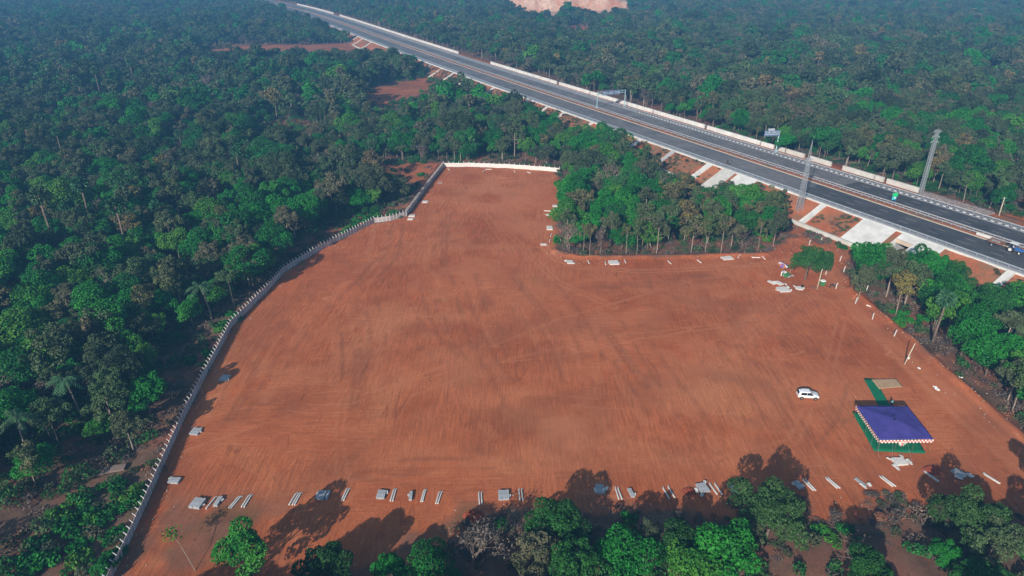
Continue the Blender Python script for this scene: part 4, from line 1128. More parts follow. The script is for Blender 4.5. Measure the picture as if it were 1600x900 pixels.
for k in range(len(XA)):
    x, y = float(XA[k]), float(YA[k]); kd = species(x, y, gS, bool(grove[k])); i = int(gS.integers(0, 9))
    if k in own:
        off = float(road_off(np.array([x]), np.array([y]))[0])
        zn = 'grove' if grove[k] and y > 150 and x > 10 else ('road' if off > 0 else ('right' if x > 60 else ('near' if y < 90 and x > -50 else ('far' if y > 240 else 'left'))))
        kk = NEAR[kd][i % len(NEAR[kd])]; s = HA[k] / 10 * float(np.clip(np.exp(gS.normal(0, .20)), .6, 1.45))
        if kd == 'teak': s *= gS.uniform(1.0, 1.15)
        OWNT.append([plant(kd, i, x, y, s, None, 'tree', None, gS.uniform(.88, 1.1)), kd, zn, x, y, s * kk.H])
    else: PT.append((x, y, kd, i, HA[k] / 10))
# every one of these trees is told apart by size, kind, depth behind the edge and what it stands level with
ORD = ['first', 'second', 'third', 'fourth', 'fifth', 'sixth', 'seventh', 'eighth', 'ninth', 'tenth', 'eleventh', 'twelfth', 'thirteenth', 'fourteenth', 'fifteenth', 'sixteenth', 'seventeenth', 'eighteenth', 'nineteenth', 'twentieth', 'twenty-first', 'twenty-second', 'twenty-third', 'twenty-fourth', 'twenty-fifth', 'twenty-sixth', 'twenty-seventh', 'twenty-eighth', 'twenty-ninth', 'thirtieth']
def nearest(px, py, marks): return min(marks, key=lambda m_: (m_[0] - px) ** 2 + (m_[1] - py) ** 2)[2]
MK = {'left': [(200, 842, 'the near wall end'), (250, 735, 'the nearest slab stack inside the wall'), (290, 655, 'the cracked slab stack'), (330, 580, 'the farthest lower slab stack'), (362, 511, 'the wall bend post'), (418, 455, 'the double wall bend'), (480, 400, 'the wall middle'), (560, 360, 'the wall before its kink'), (635, 338, 'the wall kink'), (668, 293, 'the wall above its kink'), (110, 604, 'the coconut palm'), (26, 668, 'the shaded edge palm'), (125, 310, 'the big fan palms'), (60, 470, 'the left picture edge'), (20, 560, 'the lower left edge')],
      'grove': [(900, 300, 'the far wall end'), (890, 350, 'the slabs on the left side'), (960, 400, 'the widest slab stack'), (995, 360, 'the yellow tree'), (1046, 400, 'the lone middle post'), (1100, 350, 'the bushy yellow-green tree'), (1136, 400, 'the long slab stack'), (1200, 390, 'the grove right end'), (1060, 290, 'the shrubby red slope'), (960, 240, 'the upper grove tip'), (1170, 300, 'the cream slope apron'), (1230, 320, 'the lattice mast')],
      'road': [(1210, 200, 'the cantilever sign'), (1260, 250, 'the lattice mast tip'), (1330, 255, 'the third wall gap'), (1394, 290, 'the median board'), (1437, 290, 'the lattice pylon'), (1500, 310, 'the rubble bank'), (1560, 320, 'the slim concrete pole'), (1597, 300, 'the right picture edge')],
      'right': [(1360, 420, 'the underpass'), (1400, 470, 'the start of the berm'), (1440, 540, 'the leaning pole'), (1500, 470, 'the bare embankment'), (1530, 560, 'the brown brush'), (1580, 430, 'the right chute'), (1590, 560, 'the right picture edge'), (1570, 640, 'the end of the berm')],
      'near': [(300, 900, 'the sapling'), (700, 900, 'the twin crown tree'), (1100, 900, 'the red heap'), (1500, 900, 'the wide olive tree')],
      'far': [(560, 250, 'the strip of bare ground'), (700, 240, 'the left end of the far wall'), (780, 240, 'the middle of the far wall'), (860, 240, 'the right end of the far wall')]}
place = {'left': 'left of the wall', 'grove': 'in the grove', 'road': 'across the highway', 'right': 'at the right roadside', 'near': 'at the near edge', 'far': 'behind the far wall'}
short = {'dark': 'dull dark green tree', 'grey': 'grey-green airy tree', 'vivid': 'fresh green tree', 'teak': 'thin yellow-brown tree', 'bare': 'leafless twiggy tree'}
GR = {}
for T_ in OWNT:
    o_, kd, zn, x, y, hh = T_; u_, v_ = proj(x, y, hh * .6); u_ = float(u_); v_ = float(v_)
    sz = 'low' if hh < 7 else ('tall' if hh > 10.5 else 'middling'); mk_ = nearest(u_, v_, MK[zn])
    GR.setdefault((sz, kd, zn, mk_), []).append((u_, v_, o_))
for (sz, kd, zn, mk_), L_ in GR.items():
    head = sz + ' ' + short[kd]
    gname = short[kd] + 's ' + place[zn]
    L_.sort(key=lambda q: q[0])
    for k_, (u_, v_, o_) in enumerate(L_):
        n_ = len(L_)
        lab = head + (' nearest ' if n_ == 1 else ' near ') + mk_ + ' ' + place[zn] if n_ == 1 else ''
        if n_ > 1:
            pos = 'leftmost' if k_ == 0 else ('rightmost' if k_ == n_ - 1 else ORD[min(k_, 29)] + ' from left')
            lab = head + ' by ' + mk_ + ' ' + place[zn] + ', ' + pos + ' of ' + ('two' if n_ == 2 else 'these')
        wds = lab.split()
        if len(wds) > 16: lab = lab.replace(' ' + place[zn], '')
        o_['label'] = lab; o_['group'] = gname
print('own trees', len(own), 'in frame near', int(inA.sum()), 'stuff near', len(PT), 'far', len(XB))

def joined(name, parts):
    """trunk and crown of a kind as one mesh for the massed forest"""
    bm = bmesh.new(); mats = []
    for me in parts:
        n0 = len(bm.faces); bm.from_mesh(me); bm.faces.ensure_lookup_table()
        for f in bm.faces[n0:]: f.material_index = len(mats)
        mats.append(me.materials[0])
    out = bpy.data.meshes.new(name); bm.to_mesh(out); bm.free()
    for m in mats: out.materials.append(m)
    return out
col_mid = bpy.data.collections.new('forest_kinds')
order_mid = []
def reg(colx, nm, me): o = bpy.data.objects.new(nm, me); colx.objects.link(o); return o
LOD = {}
for kd in ('dark', 'grey', 'vivid', 'teak', 'bare'):
    for j, k in enumerate(NEAR[kd][:3]): LOD[('m', kd, j)] = joined('k', [k.crown, k.trunk])
FAR = {}
FAR['dark'] = [K_tree('far', 'leaf_dark', 'bark', 400 + i, rr, h, z0, nl, 900, .42, r0=.2, limb=4, lr=(.24, .40)) for i, (rr, h, z0, nl) in enumerate([(4.0, 9.5, 2.0, 20), (4.6, 10.5, 2.4, 24), (3.8, 11.5, 2.6, 18)])]
FAR['grey'] = [K_tree('far', 'leaf_grey', 'bark_pale', 410 + i, rr, h, z0, nl, 800, .42, r0=.18, limb=4, lr=(.22, .36)) for i, (rr, h, z0, nl) in enumerate([(4.0, 10, 2.5, 22), (4.2, 9, 2.0, 22)])]
FAR['vivid'] = [K_tree('far', 'leaf_vivid', 'bark', 420 + i, rr, h, z0, nl, 900, .40, r0=.18, limb=4) for i, (rr, h, z0, nl) in enumerate([(4.0, 9.2, 2.0, 20), (3.4, 10, 2.0, 16)])]
FAR['teak'] = [K_tree('far', 'leaf_teak', 'bark_pale', 430, 2.6, 10.5, 3.8, 18, 260, .42, r0=.16, limb=6)]
FAR['bare'] = [NEAR['bare'][1]]
for kd, l in FAR.items():
    for j, k in enumerate(l): LOD[('f', kd, j)] = joined('k', [k.crown, k.trunk])
keys = sorted(LOD); KI = {k: i for i, k in enumerate(keys)}
for i, k in enumerate(keys): reg(col_mid, 'kind_%03d' % i, LOD[k])

def points_object(name, pts, label, cat, coll, base_scale=1.0):
    """one object that grows its plants from points: x, y, z, index, scale, spin"""
    A = np.array(pts, float)
    me = bpy.data.meshes.new(name); me.vertices.add(len(A)); me.vertices.foreach_set('co', A[:, :3].astype(np.float32).ravel())
    a = me.attributes.new('pick', 'INT', 'POINT'); a.data.foreach_set('value', A[:, 3].astype(np.int32))
    a = me.attributes.new('size', 'FLOAT_VECTOR', 'POINT'); a.data.foreach_set('vector', A[:, 4:7].astype(np.float32).ravel())
    a = me.attributes.new('spin', 'FLOAT_VECTOR', 'POINT'); a.data.foreach_set('vector', A[:, 7:10].astype(np.float32).ravel())
    o = link(name, me)
    g = bpy.data.node_groups.new(name + '_growth', 'GeometryNodeTree')
    g.interface.new_socket('Geometry', in_out='INPUT', socket_type='NodeSocketGeometry'); g.interface.new_socket('Geometry', in_out='OUTPUT', socket_type='NodeSocketGeometry')
    gi = g.nodes.new('NodeGroupInput'); go = g.nodes.new('NodeGroupOutput')
    ci = g.nodes.new('GeometryNodeCollectionInfo'); ci.inputs['Collection'].default_value = coll; ci.inputs['Separate Children'].default_value = True; ci.inputs['Reset Children'].default_value = True
    ip = g.nodes.new('GeometryNodeInstanceOnPoints'); ip.inputs['Pick Instance'].default_value = True
    def na(n, t):
        q = g.nodes.new('GeometryNodeInputNamedAttribute'); q.data_type = t; q.inputs['Name'].default_value = n; return next(s for s in q.outputs if s.enabled and s.name == 'Attribute')
    L = g.links.new
    L(gi.outputs[0], ip.inputs['Points']); L(ci.outputs[0], ip.inputs['Instance']); L(na('pick', 'INT'), ip.inputs['Instance Index'])
    L(na('spin', 'FLOAT_VECTOR'), ip.inputs['Rotation']); L(na('size', 'FLOAT_VECTOR'), ip.inputs['Scale']); L(ip.outputs[0], go.inputs[0])
    md = o.modifiers.new('growth', 'NODES'); md.node_group = g
    return tag(o, label, cat, None, 'stuff')
rows = []
gg = np.random.default_rng(88)
zz = terrain(np.array([p[0] for p in PT]), np.array([p[1] for p in PT]))
nmid = {'dark': 3, 'grey': 3, 'vivid': 3, 'teak': 3, 'bare': 3}
for (x, y, kd, i, s), z in zip(PT, zz):
    q = s * float(np.clip(np.exp(gg.normal(0, .20)), .6, 1.45)); rows.append((x, y, z, KI[('m', kd, i % nmid[kd])], q, q, q * gg.uniform(.9, 1.1), gg.normal(0, .03), gg.normal(0, .03), gg.uniform(0, 6.28)))
zz = terrain(XB, YB)
for x, y, h, z in zip(XB, YB, HB, zz):
    kd = species(float(x), float(y), gS); n = len(FAR[kd]); q = h / 10 * float(np.clip(np.exp(gg.normal(0, .24)), .55, 1.6))
    rows.append((x, y, z, KI[('f', kd, int(gg.integers(n)))], q, q, q * gg.uniform(.85, 1.1), 0, 0, gg.uniform(0, 6.28)))
points_object('forest', rows, 'dense mixed forest covering the land out to the haze', 'forest', col_mid)

# undergrowth: brush and saplings on the forest floor
col_u = bpy.data.collections.new('undergrowth_kinds')
UK = []
rg = np.random.default_rng(9)
def tuft(name, mat, n, R_, H_, size, jitter=1.0, nl=5):
    cent = np.stack([rg.normal(0, R_ * .4, nl), rg.normal(0, R_ * .4, nl), rg.uniform(.2, .7, nl) * H_], 1); rad = rg.uniform(.35, .6, nl) * R_
    p, d, k = lobes_points(cent, rad, n, rg, squash=H_ / R_ * .8); V, F = leaf_quads(p, d, size, rg, jitter, 1.3)
    UK.append(reg(col_u, 'kind_%03d' % len(UK), np_mesh(name, V, F, [M[mat]], attrs={'tone': ('FACE', rg.random(len(p)))})))
tuft('a', 'leaf_dark', 240, 1.3, 1.4, .16); tuft('b', 'leaf_vivid', 260, 1.2, 1.3, .15); tuft('c', 'twig', 200, 1.5, .9, .13, 1.6); tuft('d', 'twig_grey', 200, 1.4, 1.1, .12, 1.6)
tuft('e', 'leaf_grey', 200, 1.1, 1.2, .15); tuft('f', 'leaf_mango', 300, 1.6, 2.0, .16, nl=7); tuft('g', 'twig_red', 120, 1.1, .6, .12, 1.6)
XU, YU, gU = scatter(1.95, 48, 300, 300, 5)
sdU = field_sd(XU, YU); offU = road_off(XU, YU)
nU = fbm(XU, YU, 12, 140)
mU = (sdU > .9) & (((offU < -11.5)) | (offU > 42)) & ((gU.random(len(XU)) < .15 + 1.1 * nU) | inpoly(*proj(XU, YU, 0), [(20, 900), (60, 820), (120, 770), (175, 745), (225, 760), (215, 800), (170, 900)]))
un, vn = proj(XU, YU, 0)
slope_green = inpoly(un, vn, [(20, 900), (60, 820), (120, 770), (175, 745), (225, 760), (215, 800), (170, 900)])
for k in (1, 2, 3, 4): mU &= ~(inpoly(un, vn, OPEN[k]) & (gU.random(len(XU)) < .80))
path_px = [(0, 815), (60, 790), (110, 772), (160, 745), (235, 712)]
mU &= segdist(XU, YU, W(path_px)) > 1.4
XU, YU, nU, slope_green, sdU = XU[mU], YU[mU], nU[mU], slope_green[mU], sdU[mU]
zz = terrain(XU, YU); rows = []
for x, y, z, sg, sd_ in zip(XU, YU, zz, slope_green, sdU):
    r = gU.random(); a = vnoise(x, y, 9, 150)
    if x > -10 and y < 86 and gU.random() < .66: continue
    if sg and gU.random() < .1: continue
    if sg: z += .15; pk = (1, 1, 1, 1, 4)[int(gU.integers(5))]
    elif sd_ < 9: pk = (2, 3, 2, 0, 6, 4)[int(gU.integers(6))] if a < .72 else 1
    else: pk = (0, 3, 4, 5, 2, 0)[int(gU.integers(6))] if a < .7 else (1, 5)[int(gU.integers(2))]
    q = gU.uniform(.6, 1.3) * (1.25 if sg else 1)
    rows.append((x, y, z - .1, pk, q, q, q * gU.uniform(.7, 1.1), 0, 0, gU.uniform(0, 6.28)))
XC, YC, gC = scatter(3.6, 300, 470, 200, 6)
uc, vc = proj(XC, YC, 0); mc = (XC < 20) & (road_off(XC, YC) < -12) & ~(inpoly(uc, vc, OPEN[1]) & (gC.random(len(XC)) < .9))
for x, y, z in zip(XC[mc], YC[mc], terrain(XC[mc], YC[mc])):
    q = gC.uniform(.8, 1.9); rows.append((x, y, z - .1, (0, 4, 5, 2, 1, 0)[int(gC.integers(6))], q, q, q, 0, 0, gC.uniform(0, 6.28)))
# dry brush on the scrubby near side and the embankment foot
for k in range(9000):
    x = gU.uniform(-12, 100); y = gU.uniform(52, 90); s_ = float(field_sd(np.array([x]), np.array([y]))[0])
    a = vnoise(x, y, 7, 160)
    if s_ < -5 or (s_ < 0 and a < .7) or (s_ >= 0 and gU.random() > .12 + .75 * max(0, a - .35) * 1.6): continue
    pk = (2, 3, 3, 6, 2, 4)[int(gU.integers(6))]; q = gU.uniform(.25, .75)
    rows.append((x, y, -.05, pk, q, q, q * .8, 0, 0, gU.uniform(0, 6.28)))
CLEAN = [(s_at(1190, 0), s_at(1128, 0)), (cul - CW - 8, s_at(1348, 0))] + [(s_at(p_, 0) - w_ / 2 - .5, s_at(p_, 0) + w_ / 2 + .5) for p_, w_ in ch]
for k in range(7000):
    s = gU.uniform(70, 620); o_ = gU.uniform(-10.5, -1); q3 = rd(s, o_, 0)
    if fbm(q3.x, q3.y, 16, 170, 3) < .50 and not (q3.y > 225 and gU.random() < .25): continue
    if any(a_ < s < b_ for a_, b_ in CLEAN): continue
    z = np.interp(o_, [-11.5, -10, -7.4, -5, -2.4, 0], [-.6, 0, 1.35, 2.45, 3.8, 4.9]); q = gU.uniform(.3, .75)
    rows.append((q3.x, q3.y, z, (2, 6, 0, 2, 4)[int(gU.integers(5))], q, q, q * .7, 0, 0, gU.uniform(0, 6.28)))
points_object('undergrowth', rows, 'brush, saplings and dry scrub covering the forest floor', 'undergrowth', col_u)

# ------------------------------------------------------------------ precast slabs and posts lying about
random.seed(31)
def gdir(px, py, dx=0, dy=-10):
    a = at(px - dx / 2, py - dy / 2); b = at(px + dx / 2, py + dy / 2); return math.atan2(b.y - a.y, b.x - a.x)
def mscale(px, py):                                   # metres across one photo pixel there
    v = (py - 450) / FPX; return CAM_H / (ST + v * CT) / FPX
def slab_stack(px, py, wpx, ln, tilt, label, bright=False, layers=3, loose=1):
    c = at(px, py, .02); c.z = tz(c.x, c.y) + .02
    wd = wpx * mscale(px, py); root = empty('slab_stack', c, label, 'slab stack', 'stacks of precast wall slabs', R(tilt))
    m = M['wall_bright'] if bright else M['concrete']
    n = max(1, round(wd / .36)); sw = wd / n
    low = MB()
    for l in range(layers - 1):
        for k in range(n): low.box(((k - (n - 1) / 2) * sw + random.uniform(-.03, .03), random.uniform(-.05, .05), .035 + l * .075), (sw - .02, ln, .06))
    if layers > 1: low.build('lower_slabs', m, root)
    z = .035 + (layers - 1) * .075
    for k in range(n):
        mb = MB().box((0, 0, 0), (sw - .025, ln * random.uniform(.95, 1.02), .06)); o = mb.build('slab', m, root, loc=((k - (n - 1) / 2) * sw, random.uniform(-.07, .07), z + random.uniform(0, .012)), rz=random.uniform(-.015, .015))
    for k in range(loose):                            # short pieces thrown on the side of the stack
        sd_ = random.choice((-1, 1)) if loose < 3 else (1 if k % 2 else -1)
        big = 1.0 if loose < 3 else 1.7
        mb = MB().box((0, 0, 0), (.24 * big, random.uniform(.4, .6) * big, .10)).box((.1, .12, .08), (.18 * big, .25 * big, .07))
        o = mb.build('broken_piece', M['concrete_white'], root, rz=random.uniform(-.9, .9)); o.location = (sd_ * (wd / 2 + (.12 if loose < 3 else random.uniform(.05, .45))), random.uniform(-.6, .6) if loose < 3 else random.uniform(-1.5, 1.1), .12 + random.uniform(0, .1)); o.rotation_euler[1] = random.uniform(-.4, .4)
    return root
def fence_post_mesh(L_, wd=.15):
    mb = MB().box((0, 0, wd / 2), (wd, L_, wd))
    z0 = wd / 2; mb.add([(-wd * .4, L_ / 2, .02), (wd * .4, L_ / 2, .02), (wd * .4, L_ / 2, wd), (-wd * .4, L_ / 2, wd), (-wd * .4 + .16, L_ / 2 + .34, .02), (wd * .4 + .16, L_ / 2 + .34, .02), (wd * .4 + .16, L_ / 2 + .34, wd * .8), (-wd * .4 + .16, L_ / 2 + .34, wd * .8)],
        [(0, 1, 5, 4), (1, 2, 6, 5), (2, 3, 7, 6), (3, 0, 4, 7), (4, 5, 6, 7)])
    return mb
POSTM = fence_post_mesh(2.3, .17).mesh('post', M['concrete_white']); POSTS = fence_post_mesh(1.9, .2).mesh('post', M['wall_bright'])
def lying_posts(pxs, py, tilt, label, near=True, grp='fence posts lying on the soil'):
    for k, px in enumerate(pxs):
        c = at(px, py, 0); c.z = tz(c.x, c.y) + .01
        o = bpy.data.objects.new('fence_post', POSTM if near else POSTS); C.objects.link(o); o.location = c; o.rotation_euler = (0, 0, R(tilt) + random.uniform(-.03, .03))
        if len(pxs) > 1: lab = ('left ' if k == 0 else ('right ' if k == len(pxs) - 1 else 'middle ')) + label
        else: lab = label
        tag(o, lab, 'fence post', grp)
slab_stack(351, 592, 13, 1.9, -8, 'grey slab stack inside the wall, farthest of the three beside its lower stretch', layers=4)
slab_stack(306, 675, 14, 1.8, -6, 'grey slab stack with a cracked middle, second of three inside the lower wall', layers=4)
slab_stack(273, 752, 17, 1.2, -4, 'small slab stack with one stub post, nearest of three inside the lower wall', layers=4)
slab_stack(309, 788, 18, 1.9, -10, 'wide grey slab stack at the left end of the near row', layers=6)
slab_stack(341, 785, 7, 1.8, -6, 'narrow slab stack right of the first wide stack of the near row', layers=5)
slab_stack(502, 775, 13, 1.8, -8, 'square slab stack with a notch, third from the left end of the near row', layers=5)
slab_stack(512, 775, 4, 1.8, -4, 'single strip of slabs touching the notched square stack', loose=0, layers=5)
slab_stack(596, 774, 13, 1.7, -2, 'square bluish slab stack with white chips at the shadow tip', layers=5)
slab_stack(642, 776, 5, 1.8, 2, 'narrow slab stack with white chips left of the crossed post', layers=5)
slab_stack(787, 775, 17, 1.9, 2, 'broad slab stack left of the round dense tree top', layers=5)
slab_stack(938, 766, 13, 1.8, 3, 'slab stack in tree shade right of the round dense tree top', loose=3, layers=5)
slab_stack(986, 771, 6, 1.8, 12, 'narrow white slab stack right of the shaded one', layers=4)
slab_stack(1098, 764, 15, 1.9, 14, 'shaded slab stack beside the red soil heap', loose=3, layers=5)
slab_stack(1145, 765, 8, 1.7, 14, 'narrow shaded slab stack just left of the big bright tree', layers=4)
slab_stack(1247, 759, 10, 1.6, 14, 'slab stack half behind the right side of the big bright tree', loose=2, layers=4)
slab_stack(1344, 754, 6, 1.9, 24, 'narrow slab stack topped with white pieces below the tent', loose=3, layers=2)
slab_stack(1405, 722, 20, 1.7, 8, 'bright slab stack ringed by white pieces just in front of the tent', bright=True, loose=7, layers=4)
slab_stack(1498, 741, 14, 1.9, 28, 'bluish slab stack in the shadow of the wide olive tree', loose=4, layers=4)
slab_stack(664, 316, 8, 1.6, 0, 'white slab stack near the far wall corner, beside the kink', bright=True, layers=4)
slab_stack(644, 338, 9, 1.4, 0, 'white slab stack at the kink of the wall, upper of two', bright=True, layers=4)
slab_stack(641, 343, 8, 1.2, 0, 'white slab stack at the kink of the wall, lower of two', bright=True, layers=4)
slab_stack(867.5, 322.5, 7, 1.5, 0, 'small white slab stack at the grove left edge, farthest one', bright=True, layers=4)
slab_stack(858, 336, 8, 1.3, 0, 'small white slab stack at the grove left edge, middle one', bright=True, loose=2, layers=3)
slab_stack(858.7, 357, 9, 2.6, 0, 'largest white slab stack at the grove left edge', bright=True, layers=5)
slab_stack(849, 382.5, 9, 1.0, 0, 'white slab stack lying outermost at the grove corner', bright=True, layers=3)
slab_stack(890.5, 410, 9, 2.0, 0, 'white slab stack below the pinkish bare tree at the grove corner', bright=True, loose=3, layers=3)
slab_stack(959, 411, 15, 2.4, 3, 'widest white slab stack in front of the grove', bright=True, loose=2, layers=4)
slab_stack(1136, 404, 17, 2.0, 12, 'long white slab stack in front of the grove right half', bright=True, layers=3)
slab_stack(1224, 453, 17, 2.6, 6, 'white slab stack spread below the small stall', bright=True, loose=4, layers=3)
slab_stack(1206, 442, 6, 2.2, 30, 'white slab stack lying left of the small stall', bright=True, layers=2)
slab_stack(1217, 443, 8, 2.2, 30, 'white slab stack touching the small stall', bright=True, loose=3, layers=3)
slab_stack(1249, 451, 8, 1.8, 0, 'white slab stack with a dark bag beside it right of the stall', bright=True, loose=3, layers=3)
lying_posts([329], 787, -10, 'thick grey post between the first wide and narrow stacks')
lying_posts([365, 368.5], 786, -14, 'post of the crossed pair under the bright near tree top')
lying_posts([383, 387], 784, -8, 'post of the pair at the top of the bright near tree')
lying_posts([457, 461.5, 465], 781, -8, 'post of the row of three left of the notched stack')
lying_posts([537.5, 541], 774, -6, 'post of the pair right of the notched stack')
lying_posts([612.5, 616], 775, -4, 'post of the pair right of the bluish square stack')
lying_posts([660, 662.5], 776, -5, 'post of the chipped pair at near centre left')
lying_posts([683.5, 687], 779, -8, 'post of the pair right of the chipped pair')
lying_posts([748.5, 752.5], 780, 4, 'post of the pair over the twiggy bare tree')
lying_posts([811.5, 816], 775, 4, 'post of the pair left of the round dense tree top')
lying_posts([964, 968.5], 772, 6, 'post of the pair left of the narrow white stack')
lying_posts([1041], 772, 12, 'thin post left of the red heap, the lower of two')
lying_posts([1049], 770, 12, 'thicker post left of the red heap')
lying_posts([1114.5], 765, 14, 'post right beside the shaded stack by the heap')
lying_posts([1122.5], 765, 14, 'post second from the shaded stack by the heap')
lying_posts([1263, 1267], 759, 16, 'post of the pair right of the big bright tree')
lying_posts([1299.5, 1303.5], 756, 22, 'post of the pair over the dry scrub below the tent')
lying_posts([1385, 1389.5], 753.5, 24, 'post of the pair directly below the tent front')
lying_posts([1455.5, 1457], 746, 24, 'post of the tight pair by the dark red soil patch')
lying_posts([1549.5, 1551], 749, 26, 'post of the rightmost tight pair')
for px, py, t_, l in [(701, 265, 20, 'short white post lying at the left end of the far wall'), (756, 267.5, -30, 'short white post lying before the middle of the far wall'), (764, 264.8, 88, 'white post lying along the foot of the far wall'),
    (804, 268, 10, 'small white post before the right half of the far wall'), (826.5, 270, 40, 'small white post near the right end of the far wall'), (686, 286, 0, 'left one of two white posts by the far wall corner'), (689.5, 286, 0, 'right one of two white posts by the far wall corner'),
    (875, 313.5, -10, 'white post under the tree overhanging the far wall end'), (866, 328, -10, 'white post below the farthest stack at the grove edge'), (856, 330, 80, 'pinkish white post lying crosswise at the grove left edge'),
    (861, 368, -12, 'white post below the largest stack at the grove edge'), (859, 376.5, -12, 'broad pinkish post above the outermost stack'), (919.5, 410, 4, 'first lone white post in front of the grove'), (946, 412, 0, 'stubby white post left of the widest stack'),
    (976.7, 409, 4, 'white post right of the widest stack'), (1046, 410.5, 14, 'lone white post at the middle of the grove front'), (1092.5, 409, 18, 'lone white post right of the grove front middle'), (1154, 402, -30, 'short white post right of the long stack'),
    (1182, 403, 86, 'white post lying crosswise at the grove right end'), (1193, 403.5, 4, 'short white post at the grove right end')]:
    lying_posts([px], py, t_, l, False)
# loose stones and chips along the edges of the soil
mb = MB(); gq = np.random.default_rng(12)
for k in range(900):
    i_ = int(gq.integers(len(FIELD) - 1)); a_, b_ = FIELD[i_], FIELD[i_ + 1]; t_ = gq.random()
    x = a_[0] + (b_[0] - a_[0]) * t_ + gq.normal(0, 2.2); y = a_[1] + (b_[1] - a_[1]) * t_ + gq.normal(0, 2.2); q = gq.uniform(.05, .17)
    mb.box((x, y, tz(x, y) + q * .3), (q * 1.4, q, q * .8), gq.uniform(0, 3))
o = mb.build('stones', simple('pale_stone', (.50, .42, .36), .9, .35, .3)); tag(o, 'pale stones and chips strewn along the soil edges', 'stones', None, 'stuff')
# white marker posts planted beside the haul track
mk = MB().box((0, 0, .62), (.17, .15, 1.3)).add([(-.085, -.075, 1.26), (.085, -.075, 1.26), (.085, .075, 1.26), (-.085, .075, 1.26), (.06, -.07, 1.62), (.19, -.07, 1.60), (.19, .07, 1.60), (.06, .07, 1.62)],
      [(0, 1, 5, 4), (1, 2, 6, 5), (2, 3, 7, 6), (3, 0, 4, 7), (4, 5, 6, 7)]).mesh('marker_post', M['concrete_white'])
for px, py, l in [(1264, 383, 'white marker post farthest up by the toe wall'), (1282.5, 379, 'white marker post closest to the toe wall'), (1312, 408, 'white marker post in the mouth of the haul track'), (1318, 425, 'white marker post second down the haul track'), (1290, 429, 'white marker post beside the green bin'), (1306, 451, 'white marker post by the parked motorcycle'),
    (1336.5, 474, 'white marker post at the start of the berm'), (1353.5, 455, 'white marker post in dry brush right of the track'), (1363, 499, 'white marker post half way to the leaning pole'), (1397, 525.5, 'white marker post nearest to the leaning pole')]:
    c = at(px, py, 0); c.z = tz(c.x, c.y) - .02; o = bpy.data.objects.new('marker_post', mk); C.objects.link(o); o.location = c; o.rotation_euler = (random.uniform(-.06, .06), random.uniform(-.02, .12), random.uniform(-.5, .5)); tag(o, l, 'marker post', 'white marker posts by the haul track')
def rag(px, py, wm, lm, label, mat='white_cloth', name='plastic_sheet', cat='sheet'):
    c = at(px, py, 0); c.z = tz(c.x, c.y); n = 7; V = []; F = []
    for i in range(n):
        for j in range(n): V.append(((i / (n - 1) - .5) * wm * (1 - .25 * abs(j - 3) / 3 * random.random()), (j / (n - 1) - .5) * lm * (1 - .3 * abs(i - 3) / 3 * random.random()), .05 + random.random() * .16))
    for i in range(n - 1):
        for j in range(n - 1): a = i * n + j; F.append((a, a + 1, a + n + 1, a + n))
    me = np_mesh(name, V, F, [M[mat]]); o = link(name, me, None, c, random.uniform(0, 3)); tag(o, label, cat)
rag(1436, 576, .8, .5, 'small crumpled white sheet right of the leaning pole'); rag(1462, 607, 1.3, .7, 'torn white sheet right of the jute mat'); rag(1466, 610, .8, .6, 'pinkish scrap touching the torn white sheet', 'cream'); rag(1499, 594, .9, .4, 'faded scrap on the haul track', 'cream'); rag(1357, 481, 1.3, .6, 'faded sheet between two marker posts', 'cream')
# soil heaps
def heap(px, py, wm, label, mat='red_heap'):
    c = at(px, py, 0); n = 22; V = []; F = []; c.z = tz(c.x, c.y) - .05
    for i in range(n):
        for j in range(n):
            x = (i / (n - 1) - .5) * 2; y = (j / (n - 1) - .5) * 2; q = max(0, 1 - x * x - y * y)
            V.append((x * wm / 2, y * wm / 2 * .75, q ** .8 * wm * .16 * (.5 + random.random() * .7) - .03))
    for i in range(n - 1):
        for j in range(n - 1): a = i * n + j; F.append((a, a + 1, a + n + 1, a + n))
    o = link('soil_heap', np_mesh('soil_heap', V, F, [M[mat]]), None, c); tag(o, label, 'soil heap')
heap(1077, 768, 2.6, 'dark red soil heap between two slab stacks at the near edge'); heap(1456, 735, 3.2, 'dark red soil heap behind the tight post pair'); heap(740, 806, 3.4, 'dark red soil heap above the twiggy bare tree')

# ------------------------------------------------------------------ tent, carpets
fl, fr_, bl, br = at(1374.5, 687.5, 2.9), at(1459, 686.5, 2.9), at(1338, 634.5, 2.9), at(1418, 634.8, 2.9)
tc_ = (fl + fr_ + bl + br) / 4; base = Vector((tc_.x, tc_.y, 0))
tent = empty('canopy_tent', base, 'square blue cloth tent with pink and white frill standing on green carpet', 'tent')
n = 26; V = []; F = []
for i in range(n):
    for j in range(n):
        u, v = i / (n - 1), j / (n - 1); p = (fl.lerp(fr_, u)).lerp(bl.lerp(br, u), v)
        m = min(u, 1 - u, v, 1 - v) * 2; peak = .85 * (1 - max(abs(u - .5), abs(v - .5)) * 2) ** 1.25
        seam = abs(((u * 3) % 1) - .5) * 2; seam2 = abs(((v * 3) % 1) - .5) * 2
        z = peak + .05 * (seam ** 6 + seam2 ** 6) - .10 * sin(pi * u) * sin(pi * v) * (1 - m) + .09 * (vnoise(i, j, 3.2, 4) - .5)
        V.append((p.x - base.x, p.y - base.y, 2.9 + z))
for i in range(n - 1):
    for j in range(n - 1): a = i * n + j; F.append((a, a + n, a + n + 1, a + 1))
roof = link('roof_cloth', np_mesh('roof_cloth', V, F, [M['tent_blue']], smooth=True), tent)
sol = roof.modifiers.new('cloth', 'SOLIDIFY'); sol.thickness = .03
def on_roof(u, v, up=.04):
    i = min(int(u * (n - 1)), n - 1); j = min(int(v * (n - 1)), n - 1); q = V[i * n + j]; return Vector((q[0], q[1], q[2] + up))
